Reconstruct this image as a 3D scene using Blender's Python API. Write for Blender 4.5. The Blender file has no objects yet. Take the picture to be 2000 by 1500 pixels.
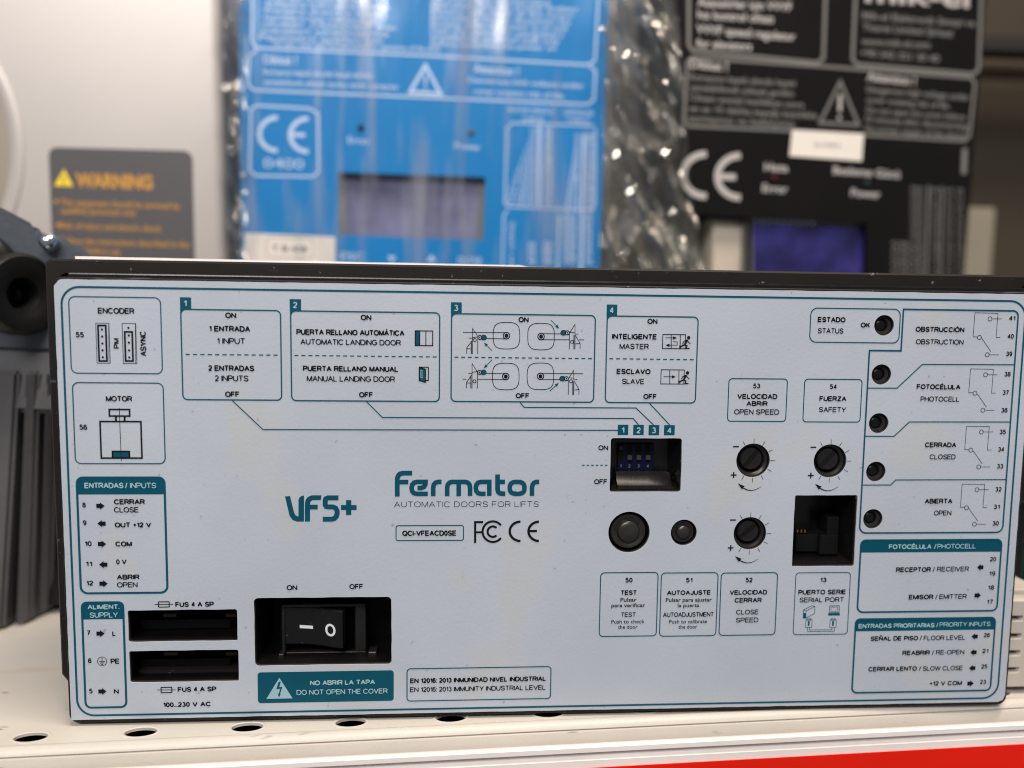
import bpy, bmesh, math, random
from mathutils import Vector, Matrix, noise
random.seed(7)
sc = bpy.context.scene
COL = sc.collection
MM = 0.001

# ------------------------------------------------------------------ camera
FPX = 1500.0                                   # focal length in pixels of the 2000 px wide photograph
CAM = Vector((-0.028725119, -0.222083567, 0.121598781))
RX = Vector((0.99791939, -0.06307643, 0.01335118))     # camera right
RY = Vector((0.00757962, -0.09086932, -0.99583398))    # camera down
RZ = Vector((0.06402687, 0.99386324, -0.09020216))     # camera forward
cam = bpy.data.cameras.new('camera'); camo = bpy.data.objects.new('camera', cam); COL.objects.link(camo)
m = Matrix.Identity(4)
for i in range(3):
    m[i][0] = RX[i]; m[i][1] = -RY[i]; m[i][2] = -RZ[i]; m[i][3] = CAM[i]
camo.matrix_world = m
cam.sensor_width = 36; cam.lens = 27.0; cam.clip_start = 0.005; cam.clip_end = 20
cam.dof.use_dof = True; cam.dof.focus_distance = 0.2255; cam.dof.aperture_fstop = 4.6
sc.camera = camo

# ------------------------------------------------------------------ world and lamps
w = bpy.data.worlds.new('World'); sc.world = w; w.use_nodes = True
w.node_tree.nodes['Background'].inputs[0].default_value = (0.92, 0.94, 1.0, 1)
w.node_tree.nodes['Background'].inputs[1].default_value = 0.22
def area(name, loc, target, sx, sy, power, col):
    l = bpy.data.lights.new(name, 'AREA'); l.shape = 'RECTANGLE'; l.size = sx; l.size_y = sy
    l.energy = power; l.color = col
    o = bpy.data.objects.new(name, l); COL.objects.link(o); o.location = loc
    o.rotation_euler = (Vector(target) - Vector(loc)).to_track_quat('-Z', 'Y').to_euler()
    return o
area('ceiling_tube_light', (0.15, -0.25, 1.1), (0.0, 0.02, 0.05), 0.6, 0.07, 14.0, (1.0, 0.86, 0.73))
area('ceiling_panel_light', (-0.35, -1.0, 1.0), (0, 0.0, 0.1), 0.8, 0.35, 17.0, (1.0, 0.965, 0.94))
sc.view_settings.view_transform = 'Standard'; sc.view_settings.look = 'None'
sc.view_settings.exposure = 0.0; sc.view_settings.gamma = 1.0
sc.cycles.use_denoising = True; sc.cycles.filter_width = 1.05
sc.cycles.denoising_prefilter = 'ACCURATE'
sc.cycles.max_bounces = 8; sc.cycles.transparent_max_bounces = 12
sc.cycles.sample_clamp_indirect = 4.0

# ------------------------------------------------------------------ materials
def mat(name, col, rough=0.5, metal=0.0, spec=0.5, bump=0.0, bscale=300, var=0.0, vscale=40, coat=0.0, emit=None):
    mt = bpy.data.materials.new(name); mt.use_nodes = True
    nt = mt.node_tree; b = nt.nodes['Principled BSDF']
    b.inputs['Base Color'].default_value = (*col, 1); b.inputs['Roughness'].default_value = rough
    b.inputs['Metallic'].default_value = metal; b.inputs['Specular IOR Level'].default_value = spec
    if coat: b.inputs['Coat Weight'].default_value = coat; b.inputs['Coat Roughness'].default_value = 0.1
    tc = nt.nodes.new('ShaderNodeTexCoord')
    if var > 0:
        n = nt.nodes.new('ShaderNodeTexNoise'); n.inputs['Scale'].default_value = vscale; n.inputs['Detail'].default_value = 6
        nt.links.new(tc.outputs['Object'], n.inputs['Vector'])
        mr = nt.nodes.new('ShaderNodeMapRange'); mr.inputs[1].default_value = 0.3; mr.inputs[2].default_value = 0.7
        mr.inputs[3].default_value = 1 - var; mr.inputs[4].default_value = 1 + var
        nt.links.new(n.outputs['Fac'], mr.inputs[0])
        vm = nt.nodes.new('ShaderNodeVectorMath'); vm.operation = 'SCALE'; vm.inputs[0].default_value = col
        nt.links.new(mr.outputs[0], vm.inputs['Scale']); nt.links.new(vm.outputs[0], b.inputs['Base Color'])
        mr2 = nt.nodes.new('ShaderNodeMapRange'); mr2.inputs[3].default_value = max(0, rough - 0.08); mr2.inputs[4].default_value = min(1, rough + 0.08)
        nt.links.new(n.outputs['Fac'], mr2.inputs[0]); nt.links.new(mr2.outputs[0], b.inputs['Roughness'])
    if bump > 0:
        n2 = nt.nodes.new('ShaderNodeTexNoise'); n2.inputs['Scale'].default_value = bscale; n2.inputs['Detail'].default_value = 4
        nt.links.new(tc.outputs['Object'], n2.inputs['Vector'])
        bp = nt.nodes.new('ShaderNodeBump'); bp.inputs['Strength'].default_value = bump; bp.inputs['Distance'].default_value = 0.0003
        nt.links.new(n2.outputs['Fac'], bp.inputs['Height']); nt.links.new(bp.outputs[0], b.inputs['Normal'])
    return mt

def add_specks(mt, speck_col, scale, thr, amount=1.0, stretch=(1, 1, 1), base_from=None):
    """small dirt marks of their own shape mixed over the base colour"""
    nt = mt.node_tree; b = nt.nodes['Principled BSDF']
    tc = nt.nodes.new('ShaderNodeTexCoord'); mp = nt.nodes.new('ShaderNodeMapping'); mp.inputs['Scale'].default_value = stretch
    n = nt.nodes.new('ShaderNodeTexNoise'); n.inputs['Scale'].default_value = scale; n.inputs['Detail'].default_value = 3
    nt.links.new(tc.outputs['Object'], mp.inputs[0]); nt.links.new(mp.outputs[0], n.inputs['Vector'])
    mr = nt.nodes.new('ShaderNodeMapRange'); mr.inputs[1].default_value = thr; mr.inputs[2].default_value = thr + 0.05
    mr.inputs[4].default_value = amount
    nt.links.new(n.outputs['Fac'], mr.inputs[0])
    mx = nt.nodes.new('ShaderNodeMix'); mx.data_type = 'RGBA'
    nt.links.new(mr.outputs[0], mx.inputs[0])
    src = b.inputs['Base Color']
    if src.is_linked: nt.links.new(src.links[0].from_socket, mx.inputs[6])
    else: mx.inputs[6].default_value = src.default_value
    mx.inputs[7].default_value = (*speck_col, 1)
    nt.links.new(mx.outputs[2], b.inputs['Base Color'])
    return mt

M = {}
M['face'] = mat('sticker_grey', (0.405, 0.448, 0.505), 0.45, spec=0.35, bump=0.14, bscale=900, var=0.05, vscale=22)
add_specks(M['face'], (0.20, 0.20, 0.21), 420, 0.70, 0.6)
add_specks(M['face'], (0.30, 0.30, 0.31), 240, 0.70, 0.35, (3.0, 1, 0.5))
add_specks(M['face'], (0.45, 0.445, 0.43), 30, 0.60, 0.35)
M['face_edge'] = mat('sticker_edge', (0.62, 0.60, 0.57), 0.6)
M['black_ink'] = mat('black_ink', (0.004, 0.004, 0.005), 0.6, spec=0.15)
M['teal_ink'] = mat('teal_ink', (0.0, 0.064, 0.105), 0.5, spec=0.2, var=0.08, vscale=60)
M['pale_ink'] = mat('pale_ink', (0.27, 0.43, 0.48), 0.5)
M['grey_ink'] = mat('grey_ink', (0.38, 0.39, 0.41), 0.5)
M['case'] = mat('dark_case', (0.011, 0.0085, 0.0075), 0.55, spec=0.2, bump=0.12, bscale=1500, var=0.15, vscale=60)
add_specks(M['case'], (0.20, 0.18, 0.16), 520, 0.70, 0.7)
add_specks(M['case'], (0.12, 0.105, 0.09), 90, 0.68, 0.5, (0.4, 1, 3))
M['well'] = mat('black_plastic', (0.0025, 0.0022, 0.0022), 0.5, spec=0.15, var=0.1, vscale=200)
M['gloss'] = mat('gloss_black', (0.006, 0.0055, 0.0055), 0.28, spec=0.4, var=0.1, vscale=300)
add_specks(M['gloss'], (0.10, 0.09, 0.085), 900, 0.70, 0.5)
M['knob'] = mat('knob_grey', (0.012, 0.011, 0.0105), 0.35, spec=0.4, var=0.2, vscale=500)
M['white'] = mat('white_mark', (0.85, 0.85, 0.85), 0.5)
M['button'] = mat('button_grey', (0.018, 0.0155, 0.0145), 0.33, spec=0.5, var=0.2, vscale=400)
M['led_ring'] = mat('led_ring', (0.020, 0.0185, 0.018), 0.7, spec=0.15, var=0.25, vscale=500)
M['led_lens'] = mat('led_lens', (0.004, 0.0036, 0.0038), 0.3, spec=0.35)
M['jack'] = mat('jack_grey', (0.006, 0.0056, 0.0055), 0.5, spec=0.2)
M['gold'] = mat('gold_contact', (0.8, 0.5, 0.15), 0.25, 1.0)
M['dull_brass'] = mat('dull_brass', (0.06, 0.038, 0.015), 0.5, 0.5)
M['dip_blue'] = mat('dip_blue', (0.001, 0.004, 0.03), 0.5, spec=0.2)
M['lever'] = mat('lever_grey', (0.035, 0.038, 0.042), 0.5)
M['edge_highlight'] = mat('highlight_white', (0.90, 0.87, 0.83), 0.45, 0.0, bump=0.2, bscale=400)  # near-white colour standing in for the highlight along the plate's edge
M['term'] = mat('terminal_grey', (0.46, 0.42, 0.37), 0.55, var=0.06, vscale=60)
M['shelf'] = mat('cream_paint', (0.505, 0.475, 0.425), 0.45, bump=0.15, bscale=900, var=0.05, vscale=25)
add_specks(M['shelf'], (0.16, 0.12, 0.09), 110, 0.69, 0.7, (0.5, 1.6, 2.0))
add_specks(M['shelf'], (0.45, 0.36, 0.28), 36, 0.63, 0.5, (0.3, 1.5, 1.5))
M['rail'] = mat('rail_white', (0.80, 0.735, 0.70), 0.4, var=0.04, vscale=40)
M['red'] = mat('red_print', (0.72, 0.012, 0.003), 0.6, spec=0.15, var=0.06, vscale=25)
add_specks(M['red'], (0.75, 0.25, 0.15), 260, 0.73, 0.7)
M['silver'] = mat('silver_paint', (0.47, 0.44, 0.42), 0.42, 0.22, bump=0.1, bscale=700, var=0.03, vscale=10)
M['silver_dark'] = mat('silver_dial', (0.30, 0.26, 0.22), 0.5, 0.2)
M['warn_grey'] = mat('label_grey', (0.075, 0.070, 0.076), 0.5)
M['orange'] = mat('orange_ink', (0.50, 0.25, 0.04), 0.5)
M['yellow'] = mat('yellow_ink', (0.85, 0.62, 0.02), 0.5)
M['blue'] = mat('blue_paint', (0.0, 0.175, 0.46), 0.5, spec=0.2, var=0.05, vscale=20)
M['blue_ink'] = mat('pale_blue_ink', (0.42, 0.55, 0.76), 0.5)
M['lcd_off'] = mat('lcd_glass', (0.14, 0.145, 0.24), 0.2, var=0.4, vscale=45)
M['lcd_frame'] = mat('lcd_frame', (0.15, 0.15, 0.14), 0.5)
M['blackpaint'] = mat('black_paint', (0.0055, 0.0048, 0.0050), 0.55, spec=0.12, var=0.1, vscale=20)
M['dim_ink'] = mat('dim_grey_ink', (0.15, 0.145, 0.138), 0.5)
M['bright_ink'] = mat('light_grey_ink', (0.42, 0.40, 0.39), 0.5)
M['paper'] = mat('paper_sticker', (0.72, 0.67, 0.61), 0.6, var=0.03, vscale=30)
M['lcd_blue'] = mat('lcd_blue', (0.022, 0.020, 0.115), 0.2, var=0.7, vscale=60)
M['pcb'] = mat('circuit_board', (0.06, 0.07, 0.045), 0.5, var=0.5, vscale=120)
M['post'] = mat('post_paint', (0.22, 0.20, 0.15), 0.6)
M['back'] = mat('dark_back_panel', (0.020, 0.020, 0.018), 0.6)
M['conn'] = mat('connector_cream', (0.50, 0.44, 0.36), 0.5)
M['cast'] = mat('cast_metal', (0.052, 0.063, 0.077), 0.5, 0.1, bump=0.4, bscale=500, var=0.15, vscale=30)
M['rubber'] = mat('black_rubber', (0.004, 0.004, 0.004), 0.45, spec=0.35)
M['steel'] = mat('bolt_steel', (0.55, 0.62, 0.7), 0.18, 1.0)
M['wall'] = mat('brown_wall', (0.036, 0.026, 0.0145), 0.7, var=0.12, vscale=4)
M['wall_dark'] = mat('dark_panel', (0.010, 0.008, 0.006), 0.6)
M['beige'] = mat('beige_metal', (0.045, 0.033, 0.020), 0.5)
M['green'] = mat('green_plastic', (0.008, 0.075, 0.045), 0.4)
M['red_led'] = mat('red_lens', (0.07, 0.006, 0.008), 0.5, spec=0.2)
M['green_led'] = mat('green_lens', (0.012, 0.035, 0.03), 0.5, spec=0.2)

# ------------------------------------------------------------------ object helpers
def tag(o, label=None, cat=None, group=None, kind=None):
    if label: o['label'] = label
    if cat: o['category'] = cat
    if group: o['group'] = group
    if kind: o['kind'] = kind
    return o
def empty(name, loc, label, cat, group=None):
    o = bpy.data.objects.new(name, None); COL.objects.link(o); o.location = loc; o.empty_display_size = 0.01
    o['_w'] = 0; del o['_w']
    return tag(o, label, cat, group)
def put(name, me, parent=None, mats=None):
    """mesh data is in world coordinates; shift it into the parent's frame (parents are unrotated)"""
    o = bpy.data.objects.new(name, me); COL.objects.link(o)
    if parent:
        off = Vector((0, 0, 0)); p = parent
        while p: off += p.location; p = p.parent
        o.parent = parent
        # origin at the middle of the mesh
        if len(me.vertices):
            xs = [v.co for v in me.vertices]
            c = Vector([(min(v[i] for v in xs) + max(v[i] for v in xs)) / 2 for i in range(3)])
            me.transform(Matrix.Translation(-c)); o.location = c - off
    for x in (mats or []): me.materials.append(x)
    return o
def bm_obj(name, bm, mt, parent=None, smooth=False):
    bmesh.ops.recalc_face_normals(bm, faces=bm.faces)
    me = bpy.data.meshes.new(name); bm.to_mesh(me); bm.free()
    if smooth:
        for p in me.polygons: p.use_smooth = True
    return put(name, me, parent, mt if isinstance(mt, list) else [mt])
def smooth_angle(o, ang=35):
    me = o.data
    for p in me.polygons: p.use_smooth = True
    bm = bmesh.new(); bm.from_mesh(me)
    for e in bm.edges:
        if len(e.link_faces) == 2 and e.calc_face_angle(0) > math.radians(ang): e.smooth = False
        if len(e.link_faces) != 2: e.smooth = False
    bm.to_mesh(me); bm.free()
    return o
def box(bm, x0, x1, y0, y1, z0, z1, bev=0.0, seg=2, mi=0):
    r = bmesh.ops.create_cube(bm, size=1)
    vs = r['verts']
    for v in vs:
        v.co = Vector(((x0 + x1) / 2 + v.co.x * (x1 - x0), (y0 + y1) / 2 + v.co.y * (y1 - y0), (z0 + z1) / 2 + v.co.z * (z1 - z0)))
    if bev:
        es = list({e for v in vs for e in v.link_edges})
        bmesh.ops.bevel(bm, geom=es, offset=bev, segments=seg, affect='EDGES', profile=0.5)
def lathe(bm, c, axis, prof, n=40, cap=True):
    """prof: list of (radius, distance along axis); axis unit vector"""
    a = Vector(axis).normalized(); u = a.orthogonal().normalized(); v = a.cross(u)
    rings = []
    for r, t in prof:
        if r < 1e-7: rings.append([bm.verts.new(Vector(c) + a * t)])
        else: rings.append([bm.verts.new(Vector(c) + a * t + (u * math.cos(k * 2 * math.pi / n) + v * math.sin(k * 2 * math.pi / n)) * r) for k in range(n)])
    for i in range(len(rings) - 1):
        A, B = rings[i], rings[i + 1]
        for k in range(n):
            k2 = (k + 1) % n
            if len(A) == 1 and len(B) == 1: continue
            if len(A) == 1: bm.faces.new((A[0], B[k], B[k2]))
            elif len(B) == 1: bm.faces.new((A[k], A[k2], B[0]))
            else: bm.faces.new((A[k], A[k2], B[k2], B[k]))
    if cap:
        for R in (rings[0], rings[-1]):
            if len(R) > 1: bm.faces.new(R)
def loft(bm, loops, cap0=False, cap1=True):
    rs = [[bm.verts.new(p) for p in L] for L in loops]
    n = len(rs[0])
    for i in range(len(rs) - 1):
        for k in range(n): bm.faces.new((rs[i][k], rs[i][(k + 1) % n], rs[i + 1][(k + 1) % n], rs[i + 1][k]))
    if cap0: bm.faces.new(rs[0])
    if cap1: bm.faces.new(rs[-1])
def rr(u0, v0, u1, v1, r, n=6):
    """rounded rectangle outline, counter-clockwise"""
    if u0 > u1: u0, u1 = u1, u0
    if v0 > v1: v0, v1 = v1, v0
    r = min(r, (u1 - u0) / 2 - 1e-6, (v1 - v0) / 2 - 1e-6)
    out = []
    for cx, cy, a0 in ((u1 - r, v0 + r, -90), (u1 - r, v1 - r, 0), (u0 + r, v1 - r, 90), (u0 + r, v0 + r, 180)):
        for k in range(n + 1):
            a = math.radians(a0 + 90 * k / n); out.append((cx + r * math.cos(a), cy + r * math.sin(a)))
    return out
def circ(u, v, r, n=48): return [(u + r * math.cos(2 * math.pi * k / n), v + r * math.sin(2 * math.pi * k / n)) for k in range(n)]

class Surf:
    """a flat surface in the place: origin, right, up, outward normal (towards the viewer)"""
    def __init__(s, o, yaw=0.0, lean=0.0):
        s.o = Vector(o); s.u = Vector((math.cos(yaw), math.sin(yaw), 0))
        n0 = Vector((math.sin(yaw), -math.cos(yaw), 0))
        s.v = Vector((0, 0, 1)) * math.cos(lean) - n0 * math.sin(lean)
        s.n = s.u.cross(s.v)
    def m(s, px, py):                  # where a point measured in the photograph lies on this surface
        d = RX * (px - 1000) + RY * (py - 750) + RZ * FPX
        t = (s.o - CAM).dot(s.n) / d.dot(s.n)
        p = CAM + d * t - s.o
        return (p.dot(s.u), p.dot(s.v))
    def w(s, uv, h=0.0): return s.o + s.u * uv[0] + s.v * uv[1] + s.n * h

_cache = {}
def glyphs(s, off):
    k = (s, off)
    if k not in _cache:
        c = bpy.data.curves.new('t', 'FONT'); c.body = s; c.size = 1; c.offset = off; c.resolution_u = 3; c.fill_mode = 'FRONT'
        o = bpy.data.objects.new('t', c); me = bpy.data.meshes.new_from_object(o)
        vs = [(v.co.x, v.co.y) for v in me.vertices]; fs = [tuple(p.vertices) for p in me.polygons]
        bpy.data.objects.remove(o); bpy.data.meshes.remove(me); bpy.data.curves.remove(c)
        _cache[k] = (vs, fs)
    return _cache[k]
CAPH = max(v[1] for v in glyphs('H', 0)[0])

# ---- plain grotesque capitals and figures drawn as strokes (unit cap height)
def A_(cx, cy, rx, ry, a0, a1, n=10): return [(cx + rx * math.cos(math.radians(a0 + (a1 - a0) * i / n)), cy + ry * math.sin(math.radians(a0 + (a1 - a0) * i / n))) for i in range(n + 1)]
_bowl = lambda y0, y1, x: [(0, y1), (x - .34, y1)] + A_(x - .34, (y0 + y1) / 2, .34, (y1 - y0) / 2, 90, -90, 8)[1:] + [(0, y0)]
_S = [(.98, .78)] + A_(.5, .74, .44, .26, 20, 180, 9)[1:] + [(.08, .66), (.2, .57), (.5, .50), (.8, .43), (.96, .32)] + A_(.5, .27, .48, .27, 0, -165, 10)[1:]
_O = A_(.5, .5, .5, .5, 0, 360, 28)[:-1]
GL = {
 'A': (.93, [[(0, 0), (.5, 1), (1, 0)], [(.2, .36), (.8, .36)]]), 'B': (.82, [[(0, 0), (0, 1), (.60, 1)] + A_(.60, .77, .33, .23, 90, -90, 7)[1:] + [(0, .54)], [(.60, .54)] + A_(.62, .27, .38, .27, 90, -90, 8)[1:] + [(0, 0)]]),
 'C': (.96, [A_(.52, .5, .52, .5, 38, 322, 22)]), 'D': (.90, [[(0, 0), (0, 1), (.45, 1)] + A_(.45, .5, .55, .5, 90, -90, 12)[1:] + [(0, 0)]]),
 'E': (.78, [[(1, 0), (0, 0), (0, 1), (1, 1)], [(0, .53), (.92, .53)]]), 'F': (.72, [[(0, 0), (0, 1), (1, 1)], [(0, .51), (.88, .51)]]),
 'G': (1.0, [A_(.52, .5, .52, .5, 40, 330, 20) + [(1, .22), (1, .46), (.55, .46)]]), 'H': (.84, [[(0, 0), (0, 1)], [(1, 0), (1, 1)], [(0, .52), (1, .52)]]),
 'I': (.0, [[(.5, 0), (.5, 1)]]), 'J': (.60, [[(1, 1), (1, .32)] + A_(.5, .3, .5, .3, 0, -175, 9)]), 'K': (.84, [[(0, 0), (0, 1)], [(1, 1), (0, .38)], [(.36, .60), (1, 0)]]),
 'L': (.66, [[(0, 1), (0, 0), (1, 0)]]), 'M': (.98, [[(0, 0), (0, 1), (.5, 0), (1, 1), (1, 0)]]), 'N': (.86, [[(0, 0), (0, 1), (1, 0), (1, 1)]]), 'O': (1.02, [_O + [_O[0]]]),
 'P': (.80, [[(0, 0), (0, 1), (.62, 1)] + A_(.62, .73, .38, .27, 90, -90, 8)[1:] + [(0, .46)]]), 'Q': (1.02, [_O + [_O[0]], [(.60, .26), (1.0, -.04)]]),
 'R': (.86, [[(0, 0), (0, 1), (.62, 1)] + A_(.62, .74, .34, .26, 90, -90, 8)[1:] + [(0, .48)], [(.50, .48), (.72, .38), (1, 0)]]), 'S': (.84, [_S]),
 'T': (.82, [[(.5, 0), (.5, 1)], [(0, 1), (1, 1)]]), 'U': (.84, [[(0, 1), (0, .38)] + A_(.5, .38, .5, .38, 180, 360, 12) + [(1, 1)]]), 'V': (.92, [[(0, 1), (.5, 0), (1, 1)]]),
 'W': (1.30, [[(0, 1), (.25, 0), (.5, 1), (.75, 0), (1, 1)]]), 'X': (.88, [[(0, 0), (1, 1)], [(0, 1), (1, 0)]]), 'Y': (.88, [[(0, 1), (.5, .42), (1, 1)], [(.5, .42), (.5, 0)]]), 'Z': (.80, [[(0, 1), (1, 1), (0, 0), (1, 0)]]),
 '0': (.60, [_O + [_O[0]]]), '1': (.32, [[(0, .72), (.5, .82), (1, 1), (1, 0)]]), '2': (.62, [A_(.5, .70, .48, .30, 165, -20, 9) + [(.55, .32), (.1, .10), (0, 0), (1, 0)]]),
 '3': (.60, [A_(.46, .77, .44, .23, 150, -90, 10), A_(.46, .27, .54, .27, 88, -150, 11)]), '4': (.66, [[(.74, 0), (.74, 1), (0, .28), (1, .28)]]),
 '5': (.60, [[(.92, 1), (.18, 1), (.08, .52)] + A_(.42, .32, .58, .32, 120, -140, 12)]), '6': (.60, [[(.95, .82)] + A_(.55, .62, .52, .38, 60, 180, 9) + [(.02, .35)], A_(.5, .31, .49, .31, 0, 360, 18)]),
 '7': (.60, [[(0, 1), (1, 1), (.55, .5), (.35, 0)]]), '8': (.60, [A_(.5, .76, .42, .24, 0, 360, 16), A_(.5, .27, .5, .27, 0, 360, 16)]), '9': (.60, [A_(.5, .69, .49, .31, 0, 360, 18), [(.98, .65)] + A_(.45, .38, .52, .38, 0, -120, 9)]),
 '+': (.56, [[(.5, .18), (.5, .82)], [(0, .5), (1, .5)]]), '-': (.30, [[(0, .38), (1, .38)]]), '/': (.34, [[(0, -.02), (1, 1.02)]]), '.': (.0, [[(.5, -.06), (.5, .10)]]), ':': (.0, [[(.5, -.06), (.5, .10)], [(.5, .60), (.5, .76)]]), ' ': (.24, []),
}
for ac, base in (('Á', 'A'), ('É', 'E'), ('Ó', 'O')): GL[ac] = (GL[base][0], GL[base][1] + [[(.45, 1.16), (.66, 1.32)]])
GL['Ñ'] = (GL['N'][0], GL['N'][1] + [[(.18, 1.20), (.38, 1.28), (.62, 1.20), (.82, 1.28)]])
def strokes(txt, st, gap=None):
    """polylines of a line of text with stroke width st; returns polylines and total width"""
    gap = 0.13 if gap is None else gap
    x = 0; out = []
    for ch in txt:
        wd, pl = GL[ch]
        for P_ in pl: out.append([(x + st / 2 + px * wd if wd else x + st / 2, st / 2 + py * (1 - st)) for px, py in P_])
        x += wd + st + gap
    return out, x - gap

class Ink:
    """collects flat print on one surface"""
    K = 0
    def __init__(s, surf, base=0.00002):
        s.s = surf; s.base = base; s.V = []; s.F = []; s.MI = []; s.mats = []
    def lay(s, level):
        Ink.K += 1
        return s.base + level * 0.00005 + (Ink.K % 60) * 0.0000007
    def mi(s, name):
        if name not in s.mats: s.mats.append(name)
        return s.mats.index(name)
    def poly(s, uv, mt, level=0):
        h = s.lay(level); b = len(s.V); s.V += [s.s.w(p, h) for p in uv]
        s.F.append(tuple(range(b, b + len(uv)))); s.MI.append(s.mi(mt))
    def strip(s, uv, wd, mt, closed=False, level=1, h=None, kmin=0.35):
        n = len(uv)
        if n < 2: return
        P = [Vector(p) for p in uv]; h = s.lay(level) if h is None else h; L = []; R = []
        for i in range(n):
            a = P[(i - 1) % n] if (closed or i > 0) else None
            c = P[(i + 1) % n] if (closed or i < n - 1) else None
            d1 = (P[i] - a).normalized() if a is not None else None
            d2 = (c - P[i]).normalized() if c is not None else None
            if d1 is None: d1 = d2
            if d2 is None: d2 = d1
            n1 = Vector((-d1.y, d1.x)); n2 = Vector((-d2.y, d2.x)); mm_ = n1 + n2
            if mm_.length < 1e-6: mm_ = n1
            mm_.normalize(); k = max(kmin, mm_.dot(n1)); off = mm_ * (wd / 2 / k)
            L.append(P[i] + off); R.append(P[i] - off)
        b = len(s.V); s.V += [s.s.w(p, h) for p in L] + [s.s.w(p, h) for p in R]
        for i in range(n if closed else n - 1):
            j = (i + 1) % n; s.F.append((b + i, b + j, b + n + j, b + n + i)); s.MI.append(s.mi(mt))
    # ---- the same, measured in photo pixels
    def q(s, *p): return s.s.m(*p)
    def k(s): a = s.q(1000, 700); b = s.q(1001, 700); return b[0] - a[0]
    def line(s, pts, wpx, mt='teal_ink', closed=False, level=1): s.strip([s.q(*p) for p in pts], wpx * s.k(), mt, closed, level)
    def fill(s, pts, mt='teal_ink', level=0): s.poly([s.q(*p) for p in pts], mt, level)
    def rect(s, x0, y0, x1, y1, wpx, mt='teal_ink', r=0, level=1):
        a = s.q(x0, y0); b = s.q(x1, y1); k = s.k()
        pts = rr(a[0], a[1], b[0], b[1], r * k) if r else [(a[0], b[1]), (b[0], b[1]), (b[0], a[1]), (a[0], a[1])]
        s.strip(pts, wpx * k, mt, True, level)
    def frect(s, x0, y0, x1, y1, mt='teal_ink', r=0, level=0):
        a = s.q(x0, y0); b = s.q(x1, y1); k = s.k()
        s.poly(rr(a[0], a[1], b[0], b[1], r * k) if r else [(a[0], b[1]), (b[0], b[1]), (b[0], a[1]), (a[0], a[1])], mt, level)
    def circle(s, x, y, r, wpx, mt='black_ink', n=24, level=1):
        c = s.q(x, y); k = s.k(); s.strip(circ(c[0], c[1], r * k, n), wpx * k, mt, True, level)
    def dot(s, x, y, r, mt='black_ink', n=14, level=2):
        c = s.q(x, y); k = s.k(); s.poly(circ(c[0], c[1], r * k, n), mt, level)
    def dashes(s, x0, y0, x1, y1, n, wpx=2, duty=0.58, mt='teal_ink'):
        a = Vector(s.q(x0, y0)); b = Vector(s.q(x1, y1)); k = s.k()
        for i in range(n):
            t0 = i / (n - 1 + duty); t1 = (i + duty) / (n - 1 + duty)
            s.strip([a.lerp(b, t0), a.lerp(b, t1)], wpx * k, mt)
    def raw_text(s, txt, c, width, h, off, mt, ang=0.0, level=2):
        vs, fs = glyphs(txt, off)
        if not vs: return
        x0 = min(v[0] for v in vs); x1 = max(v[0] for v in vs)
        sx = width / (x1 - x0); sy = h / CAPH; ca, sa = math.cos(ang), math.sin(ang); hh = s.lay(level)
        b = len(s.V)
        for v in vs:
            x = (v[0] - (x0 + x1) / 2) * sx; y = (v[1] - CAPH / 2) * sy
            s.V.append(s.s.w((c[0] + x * ca - y * sa, c[1] + x * sa + y * ca), hh))
        for f in fs: s.F.append(tuple(b + i for i in f)); s.MI.append(s.mi(mt))
    def text(s, txt, cx, cy, w, h, bold=0.006, mt='black_ink', ang=0.0):
        c = s.q(cx, cy)
        if ang: k = s.k(); width = w * k
        else: width = s.q(cx + w / 2, cy)[0] - s.q(cx - w / 2, cy)[0]
        if all(ch in GL for ch in txt):
            st = 0.220 if bold >= 0.015 else (0.195 if bold >= 0.005 else (0.162 if bold >= 0 else 0.085))
            H = h * 1.12 * s.k(); pl, W = strokes(txt, st)
            need = width / H; var = W - need        # fit the width mostly by the letter spacing, then by the letter width
            n = max(1, len(txt) - 1); gap = 0.13
            if len(txt) > 1: gap = min(0.26, max(0.075, 0.13 - var / n * 0.45)); pl, W = strokes(txt, st, gap)
            sx = width / W; ca, sa = math.cos(ang), math.sin(ang); h0 = s.lay(2)
            for i, L in enumerate(pl):
                pts = []
                for x, y in L:
                    x = (x - W / 2) * sx; y = (y - 0.5) * H; pts.append((c[0] + x * ca - y * sa, c[1] + x * sa + y * ca))
                run = [pts[0]]; wd_ = st * H; cuts = 0
                for q_ in range(1, len(pts)):
                    run.append(pts[q_])
                    if q_ < len(pts) - 1:
                        d1 = (Vector(pts[q_]) - Vector(pts[q_ - 1])).normalized(); d2 = (Vector(pts[q_ + 1]) - Vector(pts[q_])).normalized()
                        if d1.dot(d2) < -0.05:         # sharp corner: end this stroke square and start the next
                            e = wd_ * 0.32
                            run[-1] = tuple(Vector(pts[q_]) + d1 * e * 0.3)
                            s.strip(run, wd_, mt, False, 2, h0 + (i % 7) * 2.0e-7 + cuts * 6e-8, 0.6); cuts += 1
                            run = [tuple(Vector(pts[q_]) - d2 * e * 0.3)]
                s.strip(run, wd_, mt, False, 2, h0 + (i % 7) * 2.0e-7 + cuts * 6e-8, 0.6)
            return
        s.raw_text(txt, c, width, h * 1.04 * s.k(), bold, mt, ang)
    def base_text(s, txt, x0, y0, x1, y1, h, bold=0.01, mt='black_ink'):
        """text whose mid line runs from the first to the second point"""
        a = Vector(s.q(x0, y0)); b = Vector(s.q(x1, y1)); d = b - a
        s.raw_text(txt, (a + b) / 2, d.length, h * s.k(), bold, mt, math.atan2(d.y, d.x))
    def done(s, name, parent, label=None):
        me = bpy.data.meshes.new(name); me.from_pydata([tuple(v) for v in s.V], [], s.F)
        for p, i in zip(me.polygons, s.MI): p.material_index = i
        o = put(name, me, parent, [M[x] for x in s.mats])
        if label: o['label'] = label
        return o

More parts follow.
